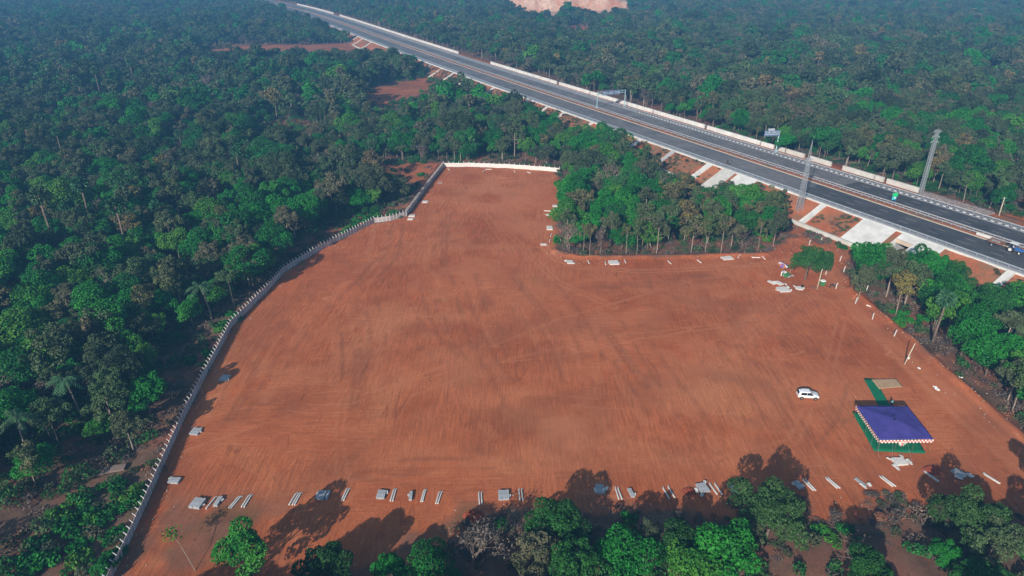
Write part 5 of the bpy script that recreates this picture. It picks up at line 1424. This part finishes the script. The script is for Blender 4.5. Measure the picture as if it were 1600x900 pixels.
for u, v, r_ in ((.52, .62, .17), (.5, .48, .24), (.47, .72, .12)): 
    c = on_roof(u, v, .03); MB().cyl(c, r_, .03, 'z', 9).build('dark_patch', M['hole'], roof)  # dark-coloured discs laid on the cloth to stand for holes
# scalloped frill, alternating cloth
for a, b_ in ((fl, fr_), (bl, fl), (br, bl), (fr_, br)):
    a = a - base; b_ = b_ - base; ln = (b_ - a).length; k = int(ln / .28); mbs = [MB(), MB()]; dn = (b_ - a).normalized(); out_ = Vector((dn.y, -dn.x, 0))
    for i in range(k):
        p, q = a.lerp(b_, i / k), a.lerp(b_, (i + 1) / k); mid = (p + q) / 2; o_ = out_ * (.05 + .05 * (i % 2))
        for st_, (z0, z1) in enumerate(((0, -.26), (-.26, -.55))):
            s_ = mbs[(i + st_) % 2]; w0 = 1 if st_ == 0 else 1
            vs = [p + o_ + Vector((0, 0, z0)), q + o_ + Vector((0, 0, z0)), q + o_ * 1.6 + Vector((0, 0, z1 * (1 if st_ == 0 else .86))), mid + o_ * 1.8 + Vector((0, 0, z1)), p + o_ * 1.6 + Vector((0, 0, z1 * (1 if st_ == 0 else .86)))]
            s_.add(vs, [(0, 1, 2, 3, 4)])
    f1 = mbs[0].build('frill', M['cream'], tent); mbs[1].build('frill_stripes', M['pink'], f1)
for u in (0, 1 / 3, 2 / 3, 1):
    for v in (0, .5, 1):
        p = (fl.lerp(fr_, u)).lerp(bl.lerp(br, u), v) - base; p = Vector((p.x * .985, p.y * .985, 0)); MB().bar(p, p + Vector((0, 0, 2.9)), .022).build('pole', M['rust'], tent)
MB().bar((0, 0, 0), (0, 0, 3.6), .05).build('centre_pole', M['bamboo'], tent)
for i, (a, ox, oy) in enumerate([(fl, -.55, -1.9), (fl.lerp(fr_, .25), -.45, -1.9), (bl.lerp(fl, .78), -.8, -1.2), (fl.lerp(fr_, .5), .1, -3.2)]):
    p = a - base; MB().bar(p, (p.x + ox, p.y + oy, .05), .010, n=4).build('guy_rope', M['galv'], tent)
# front ornament: rosette with hanging sprays
p = fl.lerp(fr_, .42) - base; mb = MB()
for k in range(14):
    a = pi * k / 13; mb.bar(p + Vector((0, -.2, -.35)), p + Vector((-cos(a) * .62, -.25, -.40 - sin(a) * (.5 + .25 * (k % 2)))), .02, .05, 5)
mb.build('rosette', M['cream'], tent); MB().bar(p + Vector((0, -.25, -.45)), p + Vector((0, -.35, -1.1)), .17, .03, 8).build('rosette_heart', M['pink'], tent)
def carpet(pts, z, mat, label, name='carpet'):
    P = [at(a, b_, z) for a, b_ in pts]; c = sum(P, Vector()) / len(P); c.z = 0; V = []; F = []; n = 14; random.seed(len(label))
    for i in range(n):
        for j in range(n):
            q = P[0].lerp(P[1], i / (n - 1)).lerp(P[3].lerp(P[2], i / (n - 1)), j / (n - 1)) - c; e = .05 * (random.random() - .5) if i in (0, n - 1) or j in (0, n - 1) else 0
            V.append((q.x + e, q.y + e, z + .02 * vnoise(i, j, 2, 8)))
    for i in range(n - 1):
        for j in range(n - 1): a = i * n + j; F.append((a, a + 1, a + n + 1, a + n))
    o = link(name, np_mesh(name, V, F, [M[mat]], smooth=True), None, c); sl_ = o.modifiers.new('pile', 'SOLIDIFY'); sl_.thickness = .012; tag(o, label, name.replace('_', ' ')); return o
carpet([(1331, 643), (1409, 643), (1447, 708.5), (1366, 705)], .10, 'green_carpet', 'large green carpet spread under the blue tent')
carpet([(1349, 590.7), (1367, 591.5), (1396, 643), (1378, 643)], .07, 'green_carpet', 'narrow green carpet runner leading behind the tent')
carpet([(1361.5, 592.5), (1400, 591.5), (1411.5, 604.5), (1373.5, 607.5)], .13, 'mat_beige', 'beige jute mat lying over the green runner', 'mat')

# ------------------------------------------------------------------ people: one skin per body
def person(px, py, label, shirt, trousers, pose='stand', rz=0.0, h=1.66, loc=None, hair='hair'):
    c = loc or at(px, py, 0); 
    if loc is None: c.z = max(tz(c.x, c.y), 0)
    k = h / 1.7
    J = {'pel': (0, 0, .93), 'ch': (0, .0, 1.22), 'nk': (0, .01, 1.45), 'hd': (0, .03, 1.60), 'ht': (0, .02, 1.70)}
    E = [('pel', 'ch'), ('ch', 'nk'), ('nk', 'hd'), ('hd', 'ht')]; rad = {'pel': .15, 'ch': .165, 'nk': .06, 'hd': .10, 'ht': .065}
    for s_, n_ in ((-1, 'l'), (1, 'r')):
        if pose == 'sit': J.update({'hip' + n_: (s_ * .09, .02, .9), 'kn' + n_: (s_ * .17, .42, .86), 'an' + n_: (s_ * .18, .40, .46), 'to' + n_: (s_ * .18, .55, .42)}); J.update({'sh' + n_: (s_ * .19, 0, 1.40), 'el' + n_: (s_ * .27, .16, 1.18), 'wr' + n_: (s_ * .24, .42, 1.14), 'ha' + n_: (s_ * .22, .52, 1.15)})
        elif pose == 'walk': J.update({'hip' + n_: (s_ * .09, 0, .88), 'kn' + n_: (s_ * .10, s_ * .14 + .04, .48), 'an' + n_: (s_ * .10, s_ * .22 - .04, .08), 'to' + n_: (s_ * .10, s_ * .22 + .12, .03)}); J.update({'sh' + n_: (s_ * .19, 0, 1.40), 'el' + n_: (s_ * .24, -s_ * .12, 1.12), 'wr' + n_: (s_ * .22, -s_ * .10 + .14, .90), 'ha' + n_: (s_ * .21, -s_ * .08 + .2, .82)})
        else: J.update({'hip' + n_: (s_ * .09, 0, .88), 'kn' + n_: (s_ * .11, .02, .48), 'an' + n_: (s_ * .12, -.02, .08), 'to' + n_: (s_ * .14, .14, .03)}); J.update({'sh' + n_: (s_ * .19, 0, 1.40), 'el' + n_: (s_ * .26, -.02, 1.12), 'wr' + n_: (s_ * .25, .10, .88), 'ha' + n_: (s_ * .24, .13, .80)})
        E += [('pel', 'hip' + n_), ('hip' + n_, 'kn' + n_), ('kn' + n_, 'an' + n_), ('an' + n_, 'to' + n_), ('nk', 'sh' + n_), ('sh' + n_, 'el' + n_), ('el' + n_, 'wr' + n_), ('wr' + n_, 'ha' + n_)]
        for a, b_ in (('hip', .095), ('kn', .065), ('an', .045), ('to', .035), ('sh', .07), ('el', .048), ('wr', .032), ('ha', .035)): rad[a + n_] = b_
    ks = list(J); me = bpy.data.meshes.new('person'); me.from_pydata([tuple(q * k for q in J[a]) for a in ks], [(ks.index(a), ks.index(b_)) for a, b_ in E], [])
    o = link('person', me, None, c, rz)
    sm_ = o.modifiers.new('skin', 'SKIN'); sd_ = me.skin_vertices[0].data
    for i, a in enumerate(ks): sd_[i].radius = (rad[a] * k, rad[a] * k * (.72 if a in ('pel', 'ch') else 1)); sd_[i].use_root = (a == 'pel')
    o.modifiers.new('smooth', 'SUBSURF').levels = 1
    dg = bpy.context.evaluated_depsgraph_get(); dg.update(); m2 = bpy.data.meshes.new_from_object(o.evaluated_get(dg)); o.modifiers.clear(); o.data = m2
    for m_ in (M[shirt], M[trousers], M['skin'], M['hair']): m2.materials.append(m_)
    for p_ in m2.polygons:
        z = p_.center.z / k; r2 = abs(p_.center.x) / k; low = z < (.9 if pose != 'sit' else 1.0)
        hand = (r2 > .19 and z < .92 and z > .7 and pose != 'sit') or (pose == 'sit' and p_.center.y / k > .44 and z > 1.0)
        p_.material_index = 2 if hand or z > 1.47 else (1 if low else 0)
        if z > 1.60 and (p_.center.y / k < .05 or z > 1.67): p_.material_index = 3
        p_.use_smooth = True
    tag(o, label, 'person'); return o
person(1392, 636, 'person in a teal shirt and dark trousers at the back of the tent', 'teal_cloth', 'dark_cloth', 'stand', .4)
person(1222, 434, 'person in green top and maroon skirt at the small stall', 'green_cloth', 'maroon_cloth', 'stand', 2.0, 1.6)

# ------------------------------------------------------------------ small hatchback
def car_mesh():
    root_parts = {}
    # side sections: (x, z_sill, z_belt, z_top, half width at belt, half width at top)
    S_ = [(-1.90, .40, .74, .78, .70, .66), (-1.86, .28, .92, 1.06, .80, .70), (-1.66, .22, .98, 1.40, .84, .62), (-1.25, .22, .99, 1.49, .86, .62), (-.85, .22, .99, 1.50, .86, .62), (-.2, .22, .98, 1.52, .86, .62), (.35, .22, .97, 1.44, .86, .61), (.85, .22, .96, 1.14, .85, .66), (1.15, .22, .94, 1.00, .84, .72), (1.60, .22, .86, .92, .82, .70), (1.86, .26, .74, .80, .76, .64), (1.97, .42, .56, .60, .56, .5)]
    V = []; F = []
    for x, zs, zb, zt, wb, wt in S_:
        V += [(x, -wb * .93, zs), (x, -wb, (zs + zb) / 2), (x, -wb * .97, zb), (x, -wt, zt), (x, -wt * .5, zt + .03), (x, wt * .5, zt + .03), (x, wt, zt), (x, wb * .97, zb), (x, wb, (zs + zb) / 2), (x, wb * .93, zs)]
    n = 10
    for i in range(len(S_) - 1):
        for j in range(n): a = i * n + j; b_ = i * n + (j + 1) % n; F.append((a, b_, b_ + n, a + n))
    F.append(tuple(range(n))); F.append(tuple(range((len(S_) - 1) * n, len(S_) * n)))
    return MB().add(V, F), S_
cp = at(1261, 621, 0)
crt = empty('hatchback_car', cp, 'white hatchback car parked alone on the open red soil', 'car', None, math.atan2((at(1272, 621.5) - at(1250, 620.5)).y, (at(1272, 621.5) - at(1250, 620.5)).x) - .03)
mb, S_ = car_mesh(); body = mb.build('body', M['white_car'], crt, smooth=True)
body.modifiers.new('soft', 'SUBSURF').levels = 1
def qd(p): return MB().add(p, [tuple(range(len(p)))])
def sidewin(x0, x1, x2, x3, zl0, zl1, zh, name='side_window'):
    for sg in (-1, 1):
        wl, wh = .865, .665
        qd([(x0, sg * wl, zl0), (x1, sg * wl, zl1), (x2, sg * wh, zh), (x3, sg * wh, zh)]).build(name, M['glass'], crt)
sidewin(-1.55, -.42, -.40, -1.30, 1.0, 1.0, 1.42); sidewin(-.36, .86, .36, -.34, 1.0, .98, 1.42)
qd([(.98, -.68, .99), (.98, .68, .99), (.42, .58, 1.44), (.42, -.58, 1.44)]).build('windscreen', M['glass'], crt)
qd([(-1.90, -.64, 1.06), (-1.90, .64, 1.06), (-1.68, .56, 1.40), (-1.68, -.56, 1.40)]).build('rear_window', M['glass'], crt)
MB().box((-.45, 0, 1.545), (1.3, 1.05, .03)).build('roof_panel', M['white_car'], crt, bevel=.01)
for x in (-1.22, 1.24):
    for sg in (-1, 1):
        wh = MB().cyl((x, sg * .76, .31), .31, .2, 'y', 20).build('wheel', M['black_rubber'], crt, bevel=.02)
        MB().cyl((x, sg * .865, .31), .19, .02, 'y', 12).build('rim', M['chrome'], wh)
        MB().cyl((x, sg * .78, .34), .37, .13, 'y', 18).build('wheel_arch', M['black_rubber'], crt)
for sg in (-1, 1):
    MB().box((1.84, sg * .55, .68), (.18, .26, .14)).build('headlight', M['lamp_lens'], crt, bevel=.02)
    MB().box((-1.86, sg * .62, .86), (.12, .2, .2)).build('tail_light', M['red_lens'], crt, bevel=.02)
    MB().box((.62, sg * .95, 1.02), (.14, .14, .12)).build('mirror', M['white_car'], crt, bevel=.02)
MB().box((1.93, 0, .45), (.1, 1.0, .16)).build('grille', M['black_rubber'], crt)

# ------------------------------------------------------------------ tractor with trailer on the near carriageway
ts = s_at(1583, 11.5, 5.2); p, t_, nn = road_frame(ts); q = rd(ts, 11.8, 5.0); ang = math.atan2(-t_[1], -t_[0])
tr = empty('farm_tractor', q, 'blue tractor with white canopy on the near carriageway at the right edge', 'tractor', None, ang)
MB().box((1.0, 0, 1.05), (1.7, .72, .62)).box((1.9, 0, .98), (.2, .66, .5)).build('bonnet', M['blue_paint'], tr, bevel=.06)
MB().box((.4, 0, .65), (2.9, .34, .3)).build('chassis', M['rust'], tr)
MB().box((-.45, 0, .95), (.6, .6, .35)).box((-.75, 0, 1.3), (.12, .55, .5)).build('seat', M['dark_cloth'], tr, bevel=.03)
for sg in (-1, 1):
    MB().box((-.55, sg * .78, 1.42), (1.15, .36, .1)).box((-.02, sg * .78, 1.2), (.1, .36, .42)).build('mudguard', M['blue_paint'], tr, bevel=.03)
    w_ = MB().cyl((-.55, sg * .82, .76), .76, .38, 'y', 22).build('rear_wheel', M['black_rubber'], tr, bevel=.04); MB().cyl((-.55, sg * 1.02, .76), .42, .04, 'y', 14).build('rim', M['concrete_white'], w_)
    w_ = MB().cyl((1.6, sg * .66, .42), .42, .24, 'y', 18).build('front_wheel', M['black_rubber'], tr, bevel=.03); MB().cyl((1.6, sg * .79, .42), .22, .03, 'y', 12).build('rim', M['concrete_white'], w_)
    MB().bar((-1.0, sg * .6, 1.3), (-1.0, sg * .6, 2.3), .035).bar((.25, sg * .5, 1.3), (.2, sg * .6, 2.3), .03).build('canopy_post', M['rust'], tr)
MB().box((-.4, 0, 2.34), (1.9, 1.6, .07)).build('canopy', M['white_cloth'], tr, bevel=.02)
MB().bar((1.2, .2, 1.35), (1.2, .2, 2.0), .04).build('exhaust', M['black_rubber'], tr)
MB().bar((.05, 0, 1.2), (-.12, 0, 1.55), .02).cyl((-.12, 0, 1.56), .2, .03, 'z', 12).build('steering_wheel', M['black_rubber'], tr)
q2 = rd(ts + 4.6, 11.8, 5.0)
tl = empty('farm_trailer', q2, 'rusty grey farm trailer hitched behind the blue tractor', 'trailer', None, ang)
MB().box((0, 0, .95), (3.4, 1.8, .08)).box((0, -.9, 1.22), (3.4, .06, .5)).box((0, .9, 1.22), (3.4, .06, .5)).box((-1.7, 0, 1.22), (.06, 1.8, .5)).box((1.7, 0, 1.22), (.06, 1.8, .5)).build('load_bed', M['rust'], tl)
MB().box((-.4, .1, 1.12), (2.0, 1.3, .3)).build('load', M['concrete'], tl, bevel=.1)
MB().bar((1.7, 0, .8), (3.2, 0, .7), .05).bar((1.7, .5, .8), (2.8, 0, .72), .04).bar((1.7, -.5, .8), (2.8, 0, .72), .04).build('drawbar', M['rust'], tl)
for sg in (-1, 1):
    w_ = MB().cyl((-.4, sg * .98, .45), .45, .24, 'y', 18).build('wheel', M['black_rubber'], tl, bevel=.03); MB().cyl((-.4, sg * 1.11, .45), .22, .03, 'y', 12).build('rim', M['galv'], w_)
person(0, 0, 'driver in a white shirt sitting on the blue tractor', 'white_cloth', 'dark_cloth', 'sit', ang - pi / 2, 1.66, loc=q + Vector((cos(ang) * -.42, sin(ang) * -.42, .22)))

def motorbike(loc, rz, label, colour='dark_cloth'):
    r_ = empty('motorcycle', loc, label, 'motorcycle', None, rz)
    for x, n_ in ((-.62, 'rear_wheel'), (.66, 'front_wheel')):
        w_ = MB().cyl((x, 0, .3), .30, .1, 'y', 18).build(n_, M['black_rubber'], r_); MB().cyl((x, 0, .3), .18, .12, 'y', 10).build('rim', M['chrome'], w_)
    MB().box((.12, 0, .78), (.5, .26, .22)).build('fuel_tank', M[colour], r_, bevel=.06)
    MB().box((-.4, 0, .80), (.7, .24, .1)).build('seat', M['black_rubber'], r_, bevel=.03)
    MB().box((0, 0, .42), (.42, .26, .34)).bar((.66, 0, .3), (.42, 0, .95), .035).bar((-.62, 0, .3), (0, 0, .5), .035).build('frame', M['rust'], r_)
    MB().bar((.42, -.33, 1.02), (.42, .33, 1.02), .02).build('handlebar', M['chrome'], r_)
    MB().box((.52, 0, .9), (.1, .18, .16)).build('headlight', M['lamp_lens'], r_, bevel=.02)
    return r_
c = at(1300, 449, 0); c.z = tz(c.x, c.y); motorbike(c, .3, 'dark motorcycle parked at the mouth of the haul track')
s_m = s_at(1137, 4.2, 5.5); p, t_, nn = road_frame(s_m); a_ = math.atan2(-t_[1], -t_[0]); c = rd(s_m, 4.4, 5.0)
motorbike(c, a_, 'dark motorcycle ridden along the near shoulder of the highway')
person(0, 0, 'rider in dark clothes on the motorcycle by the near crash barrier', 'dark_cloth', 'dark_cloth', 'sit', a_ - pi / 2, 1.66, loc=c + Vector((cos(a_) * -.3, sin(a_) * -.3, -.02)))

# ------------------------------------------------------------------ small stall by the lone tree
c = at(1222, 428, 0); c.z = tz(c.x, c.y)
st = empty('roadside_stall', c, 'small stall under an orange, blue and white umbrella by the lone tree', 'stall', None, .5)
ux = 8; R_ = 1.25; tilt = Matrix.Rotation(.35, 4, 'X')
top = Vector((0, 0, 2.9)); cols = ['orange_cloth', 'blue_cloth', 'white_cloth', 'orange_cloth', 'blue_cloth', 'orange_cloth', 'white_cloth', 'blue_cloth']
for k in range(ux):
    a0, a1 = 2 * pi * k / ux, 2 * pi * (k + 1) / ux; ps = [tilt @ Vector((cos(a) * R_, sin(a) * R_, -.55)) for a in (a0, (a0 + a1) / 2, a1)]
    MB().add([top] + [top + q for q in ps], [(0, 1, 2), (0, 2, 3)]).build('umbrella_panel', M[cols[k]], st)
MB().bar((0, 0, 0), top, .03).build('umbrella_pole', M['galv'], st)
MB().box((-.5, -.9, .55), (1.2, .8, 1.1)).build('cabinet', M['white_cloth'], st, bevel=.04)
MB().box((-.3, -1.75, .45), (1.5, .75, .9)).build('counter', M['green_cloth'], st, bevel=.03)
MB().box((.5, -2.3, .25), (2.0, .45, .08)).box((-.3, -2.3, .12), (.1, .4, .24)).box((1.3, -2.3, .12), (.1, .4, .24)).build('bench', M['concrete'], st)
MB().bar((.9, -1.6, 0), (.9, -1.6, 1.7), .035).build('bamboo_stake', M['bamboo'], st)
c = at(1284.5, 446, 0); c.z = tz(c.x, c.y)
bn = empty('waste_bin', c, 'green bin with white cover beside the slanting pole', 'bin', None, .2)
MB().prism([(-.42, 0), (.42, 0), (.52, 1.15), (-.52, 1.15)], -.4, .4).build('bin_body', M['green_cloth'], bn)
MB().box((0, 0, 1.3), (1.1, .95, .3)).build('cover', M['white_cloth'], bn, bevel=.12)
for sg in (-1, 1): MB().cyl((sg * .35, .42, .12), .12, .06, 'y', 10).build('wheel', M['black_rubber'], bn)
c = at(1253, 448.5, 0); c.z = tz(c.x, c.y)
o = MB().box((0, 0, .22), (.7, .45, .44)).box((.1, 0, .5), (.35, .3, .16)).build('sack', M['dark_cloth'], None, bevel=.09, loc=c); tag(o, 'dark sack on the white slab stack side right of the stall', 'sack')
c = at(1270, 451, 0); c.z = tz(c.x, c.y) + .05; mb = MB(); random.seed(2)
for k in range(12): mb.bar((random.uniform(-.9, .9), random.uniform(-.2, .2), .05), (random.uniform(-.9, .9), random.uniform(-.3, .3), random.uniform(.1, .35)), .04, n=5)
o = mb.build('firewood', M['bark'], None, loc=c); tag(o, 'heap of broken dark branches at the foot of the slanting pole', 'firewood')

# ------------------------------------------------------------------ poles, masts
def pole_from(px0, py0, px1, py1, r0, label, H=None, cross=True, mat='bamboo', grp=None):
    b = at(px0, py0, 0); off = float(road_off(np.array([b.x]), np.array([b.y]))[0])
    if off > 0: b = at(px0, py0, 4.2); 
    b.z = tz(b.x, b.y); H = H or height_to(b, py1)
    v = (py1 - 450) / FPX; d = (CAM_H - (b.z + H)) / (ST + v * CT); tipx = (px1 - 800) / FPX * d
    root = empty('power_pole', b, label, 'pole', grp)
    tip = Vector((tipx - b.x, 0, H)); MB().path([(0, 0, -.5), tip * .5, tip], [r0, r0 * .8, r0 * .6], 8).build('shaft', M[mat], root, smooth=True)
    if cross: MB().box(tip + Vector((0, 0, -.4)), (.9, .08, .08)).bar(tip + Vector((-.4, 0, -.35)), tip + Vector((-.4, 0, -.12)), .05).bar(tip + Vector((.4, 0, -.35)), tip + Vector((.4, 0, -.12)), .05).build('crossarm', M['galv'], root)
    return root
r_ = pole_from(1413, 569, 1430, 536.5, .15, 'leaning concrete pole with a small box beside the haul track', cross=False)
MB().box((.45, -.05, 1.5), (.3, .25, .4)).build('meter_box', M['white_cloth'], r_, bevel=.02)
pole_from(1276.5, 452, 1285, 420, .16, 'slanting pale pole between the lone tree and the haul track', cross=False)
pole_from(1559.5, 341, 1570, 308, .17, 'slim white concrete pole beyond the highway at right')
pole_from(1416, 250, 1421, 262 - 40, .12, 'thin pole behind trees beyond the highway', cross=False, mat='concrete')
def lattice(base, H, w0, w1, label, arms, mat='galv', n=18, kind='lattice_mast', cat='mast', zt=None):
    root = empty(kind, base, label, cat, None, .12); mb = MB()
    for sx, sy in ((-1, -1), (1, -1), (1, 1), (-1, 1)): mb.bar((sx * w0 / 2, sy * w0 / 2, -.4), (sx * w1 / 2, sy * w1 / 2, H), .06, .045, 4)
    mb.build('legs', M[mat], root); mb = MB(); cs = [(-1, -1), (1, -1), (1, 1), (-1, 1)]
    for i in range(n):
        za, zb = H * i / n, H * (i + 1) / n; wa = w0 + (w1 - w0) * i / n; wb = w0 + (w1 - w0) * (i + 1) / n
        for k in range(4):
            (ax, ay), (bx, by) = cs[k], cs[(k + 1) % 4]
            mb.bar((ax * wa / 2, ay * wa / 2, za), (bx * wb / 2, by * wb / 2, zb), .028, n=4); mb.bar((bx * wa / 2, by * wa / 2, za), (ax * wb / 2, ay * wb / 2, zb), .026, n=4)
            mb.bar((ax * wa / 2, ay * wa / 2, za), (bx * wa / 2, by * wa / 2, za), .035, n=4)
    mb.build('bracing', M[mat], root)
    for z, l in arms:
        a = MB(); a.bar((-l, 0, z), (l, 0, z), .08, n=4).bar((-l, .0, z), (0, 0, z + .7), .05, n=4).bar((l, 0, z), (0, 0, z + .7), .05, n=4)
        a.bar((-l, 0, z - .45), (-l, 0, z), .09, n=6).bar((l, 0, z - .45), (l, 0, z), .09, n=6); a.build('crossarm', M[mat], root)
    return root
s_t = s_at(1245, -6, 1.8); b = rd(s_t, -5.2, 2.2); H1 = height_to(b, 247)
lt = lattice(b, H1, 1.6, .7, 'tall slender lattice mast rising from the red embankment left of the bare slope', [(H1 - .2, 1.2)], n=20)
MB().bar((-.35, 0, H1), (0, 0, H1 + (height_to(b, 219) - H1)), .09, .04, 5).bar((.35, 0, H1), (0, 0, H1 + (height_to(b, 219) - H1)), .09, .04, 5).build('top_spike', M['galv'], lt)
MB().box((0, 0, H1 - .5), (1.1, 1.1, .5)).build('head_platform', M['galv'], lt)
s_t = s_at(1438, 34.5, 5); b = rd(s_t, 34.6, 4.9); H2 = height_to(b, 203)
lattice(b, H2, .95, .72, 'straight grey lattice pylon at the end of the low walls', [(H2 - .3, 1.1), (H2 - 2.0, 1.1), (H2 - 3.6, 1.2)], n=22, kind='lattice_pylon', cat='pylon')

# ------------------------------------------------------------------ sign gantries and the median board
def lettering(parent, x0, x1, zc, y, hgt, rows=1, seed=0):
    """white lettering far too small to read: word-length bars of letter blocks"""
    g = np.random.default_rng(seed); mb = MB()
    for r_ in range(rows):
        x = x0 + .15; z = zc + (rows / 2 - .5 - r_) * hgt * 1.5
        while x < x1 - .3:
            w_ = g.uniform(.14, .26)
            if g.random() < .84: mb.box((x + w_ / 2, y, z), (w_, .02, hgt * g.uniform(.8, 1)))
            x += w_ + .08
    mb.build('lettering', M['dull_white'], parent)
s_g = s_at(932.5, 16.5, 5.1); p0 = rd(s_g, 16.5, 5.0); H = height_to(p0, 143.5)
p1 = rd(s_at(975, 31.0, 5.1), 31.2, 5.0)
ax = Vector((p1.x - p0.x, p1.y - p0.y, 0)); LG = ax.length; an = math.atan2(ax.y, ax.x)
gt = empty('sign_gantry', p0, 'steel portal gantry with three blue signs over the far carriageway', 'sign gantry', None, an)
for x in (0, LG):
    MB().bar((x, 0, 0), (x, 0, H), .22, .16, 8).box((x, 0, .5), (.7, .9, 1.0)).build('post', M['galv_teal'], gt)
for z in (H - .1, H - 1.3): MB().bar((0, 0, z), (LG, 0, z), .12, n=6).build('beam', M['galv_teal'], gt)
mb = MB()
for k in range(int(LG / 1.4)):
    x = k * 1.4; mb.bar((x, 0, H - 1.3), (x + .7, 0, H - .1), .05, n=4).bar((x + .7, 0, H - .1), (x + 1.4, 0, H - 1.3), .05, n=4)
mb.build('truss', M['galv_teal'], gt)
x = LG * .16; sy = -.25
for k, wq in enumerate((.20, .22, .23)):
    wd = LG * wq; sp_ = MB().box((x + wd / 2, sy, H - .75), (wd - .15, .08, 2.1)).build('sign_panel', M['board_blue'], gt); lettering(sp_, x + .1, x + wd - .1, H - .8, sy - .06, .42, 2, k); x += wd
p0 = rd(s_at(1211.5, 31.2, 5.1), 31.4, 5.0); H = height_to(p0, 204)
g2 = empty('cantilever_sign', p0, 'single-post cantilever gantry with a blue-grey sign on the far shoulder', 'sign gantry', None, R(8))
MB().bar((0, 0, 0), (.15, 0, H), .32, .22, 8).box((0, 0, .5), (1, 1, 1)).build('post', M['galv_teal'], g2)
wd = 24 * mscale(1205, 240) * .95
for z in (H - .1, H - 1.6): MB().bar((-wd, 0, z), (.2, 0, z), .1, n=6).build('beam', M['galv_teal'], g2)
sp_ = MB().box((-wd / 2, -.2, H - .85), (wd, .08, 2.2)).build('sign_panel', M['board_blue'], g2); lettering(sp_, -wd + .1, -.1, H - .8, -.27, .5, 2, 9)
MB().box((-wd * .55, 0, H + .5), (wd * .4, .5, .7)).build('control_box', M['dull_white'], g2)
p0 = rd(s_at(1394, 17.8, 5.1), 18.1, 5.1)
g3_ = empty('median_board', p0, 'bright green and cyan board on blue legs in the median', 'sign board', None, R(20))
for sg in (-1, 1): MB().bar((sg * .55, 0, 0), (sg * .55, 0, 2.6), .09, n=6).build('leg', M['blue_paint'], g3_)
MB().box((.15, 0, 2.7), (1.9, .1, 1.0), M4=Matrix.Rotation(-.5, 4, 'X')).build('green_panel', M['board_green'], g3_)
cy = MB().box((-.1, -.1, 1.75), (1.6, .1, 1.1)).build('cyan_panel', M['board_cyan'], g3_); MB().box((.1, -.17, 1.8), (.6, .02, .4)).build('emblem', M['white_cloth'], cy)
# white concrete block and rubble on the median near the tractor
c = rd(s_at(1537, 15.2, 5.3), 15.2, 5.2); o = MB().box((0, 0, .35), (.8, 3.6, .7)).build('concrete_block', M['concrete_white'], None, bevel=.04, loc=c, rz=math.atan2(road_frame(s_at(1537, 15.2))[1][1], road_frame(s_at(1537, 15.2))[1][0]) - pi / 2); tag(o, 'long white concrete block on the median left of the tractor', 'concrete block')
# pale footpath at the lower left, beyond the wall
V = []; F = []; pts = [Vector(at(a, b_, 0)) for a, b_ in ((128, 743), (150, 739), (172, 733), (196, 730))]
for i, q in enumerate(pts):
    d = (pts[min(i + 1, 3)] - pts[max(i - 1, 0)]).normalized(); nn = Vector((-d.y, d.x, 0)); z = tz(q.x, q.y) + .22
    for sg in (-.7, .7): V.append((q.x + nn.x * sg, q.y + nn.y * sg, z))
for i in range(3): F.append((2 * i, 2 * i + 1, 2 * i + 3, 2 * i + 2))
o = link('path', np_mesh('path', V, F, [simple('shaded_path', (.26, .19, .16), .9, .3, 1.2)])); o['kind'] = 'structure'; o.modifiers.new('t', 'SOLIDIFY').thickness = .3  # tree shade is put into this dull path colour

# ------------------------------------------------------------------ the air
hz = MB().box((0, 1900, 140), (7600, 7200, 400)); ho = hz.build('haze', M['concrete'])
hm = bpy.data.materials.new('haze_air'); hm.use_nodes = True; t = hm.node_tree; t.nodes.clear()
out = t.nodes.new('ShaderNodeOutputMaterial'); pv = t.nodes.new('ShaderNodeVolumePrincipled')
pv.inputs['Color'].default_value = (.17, .52, 1.0, 1); pv.inputs['Density'].default_value = .00054; pv.inputs['Anisotropy'].default_value = .0
t.links.new(pv.outputs[0], out.inputs['Volume']); ho.data.materials.clear(); ho.data.materials.append(hm); ho['kind'] = 'stuff'
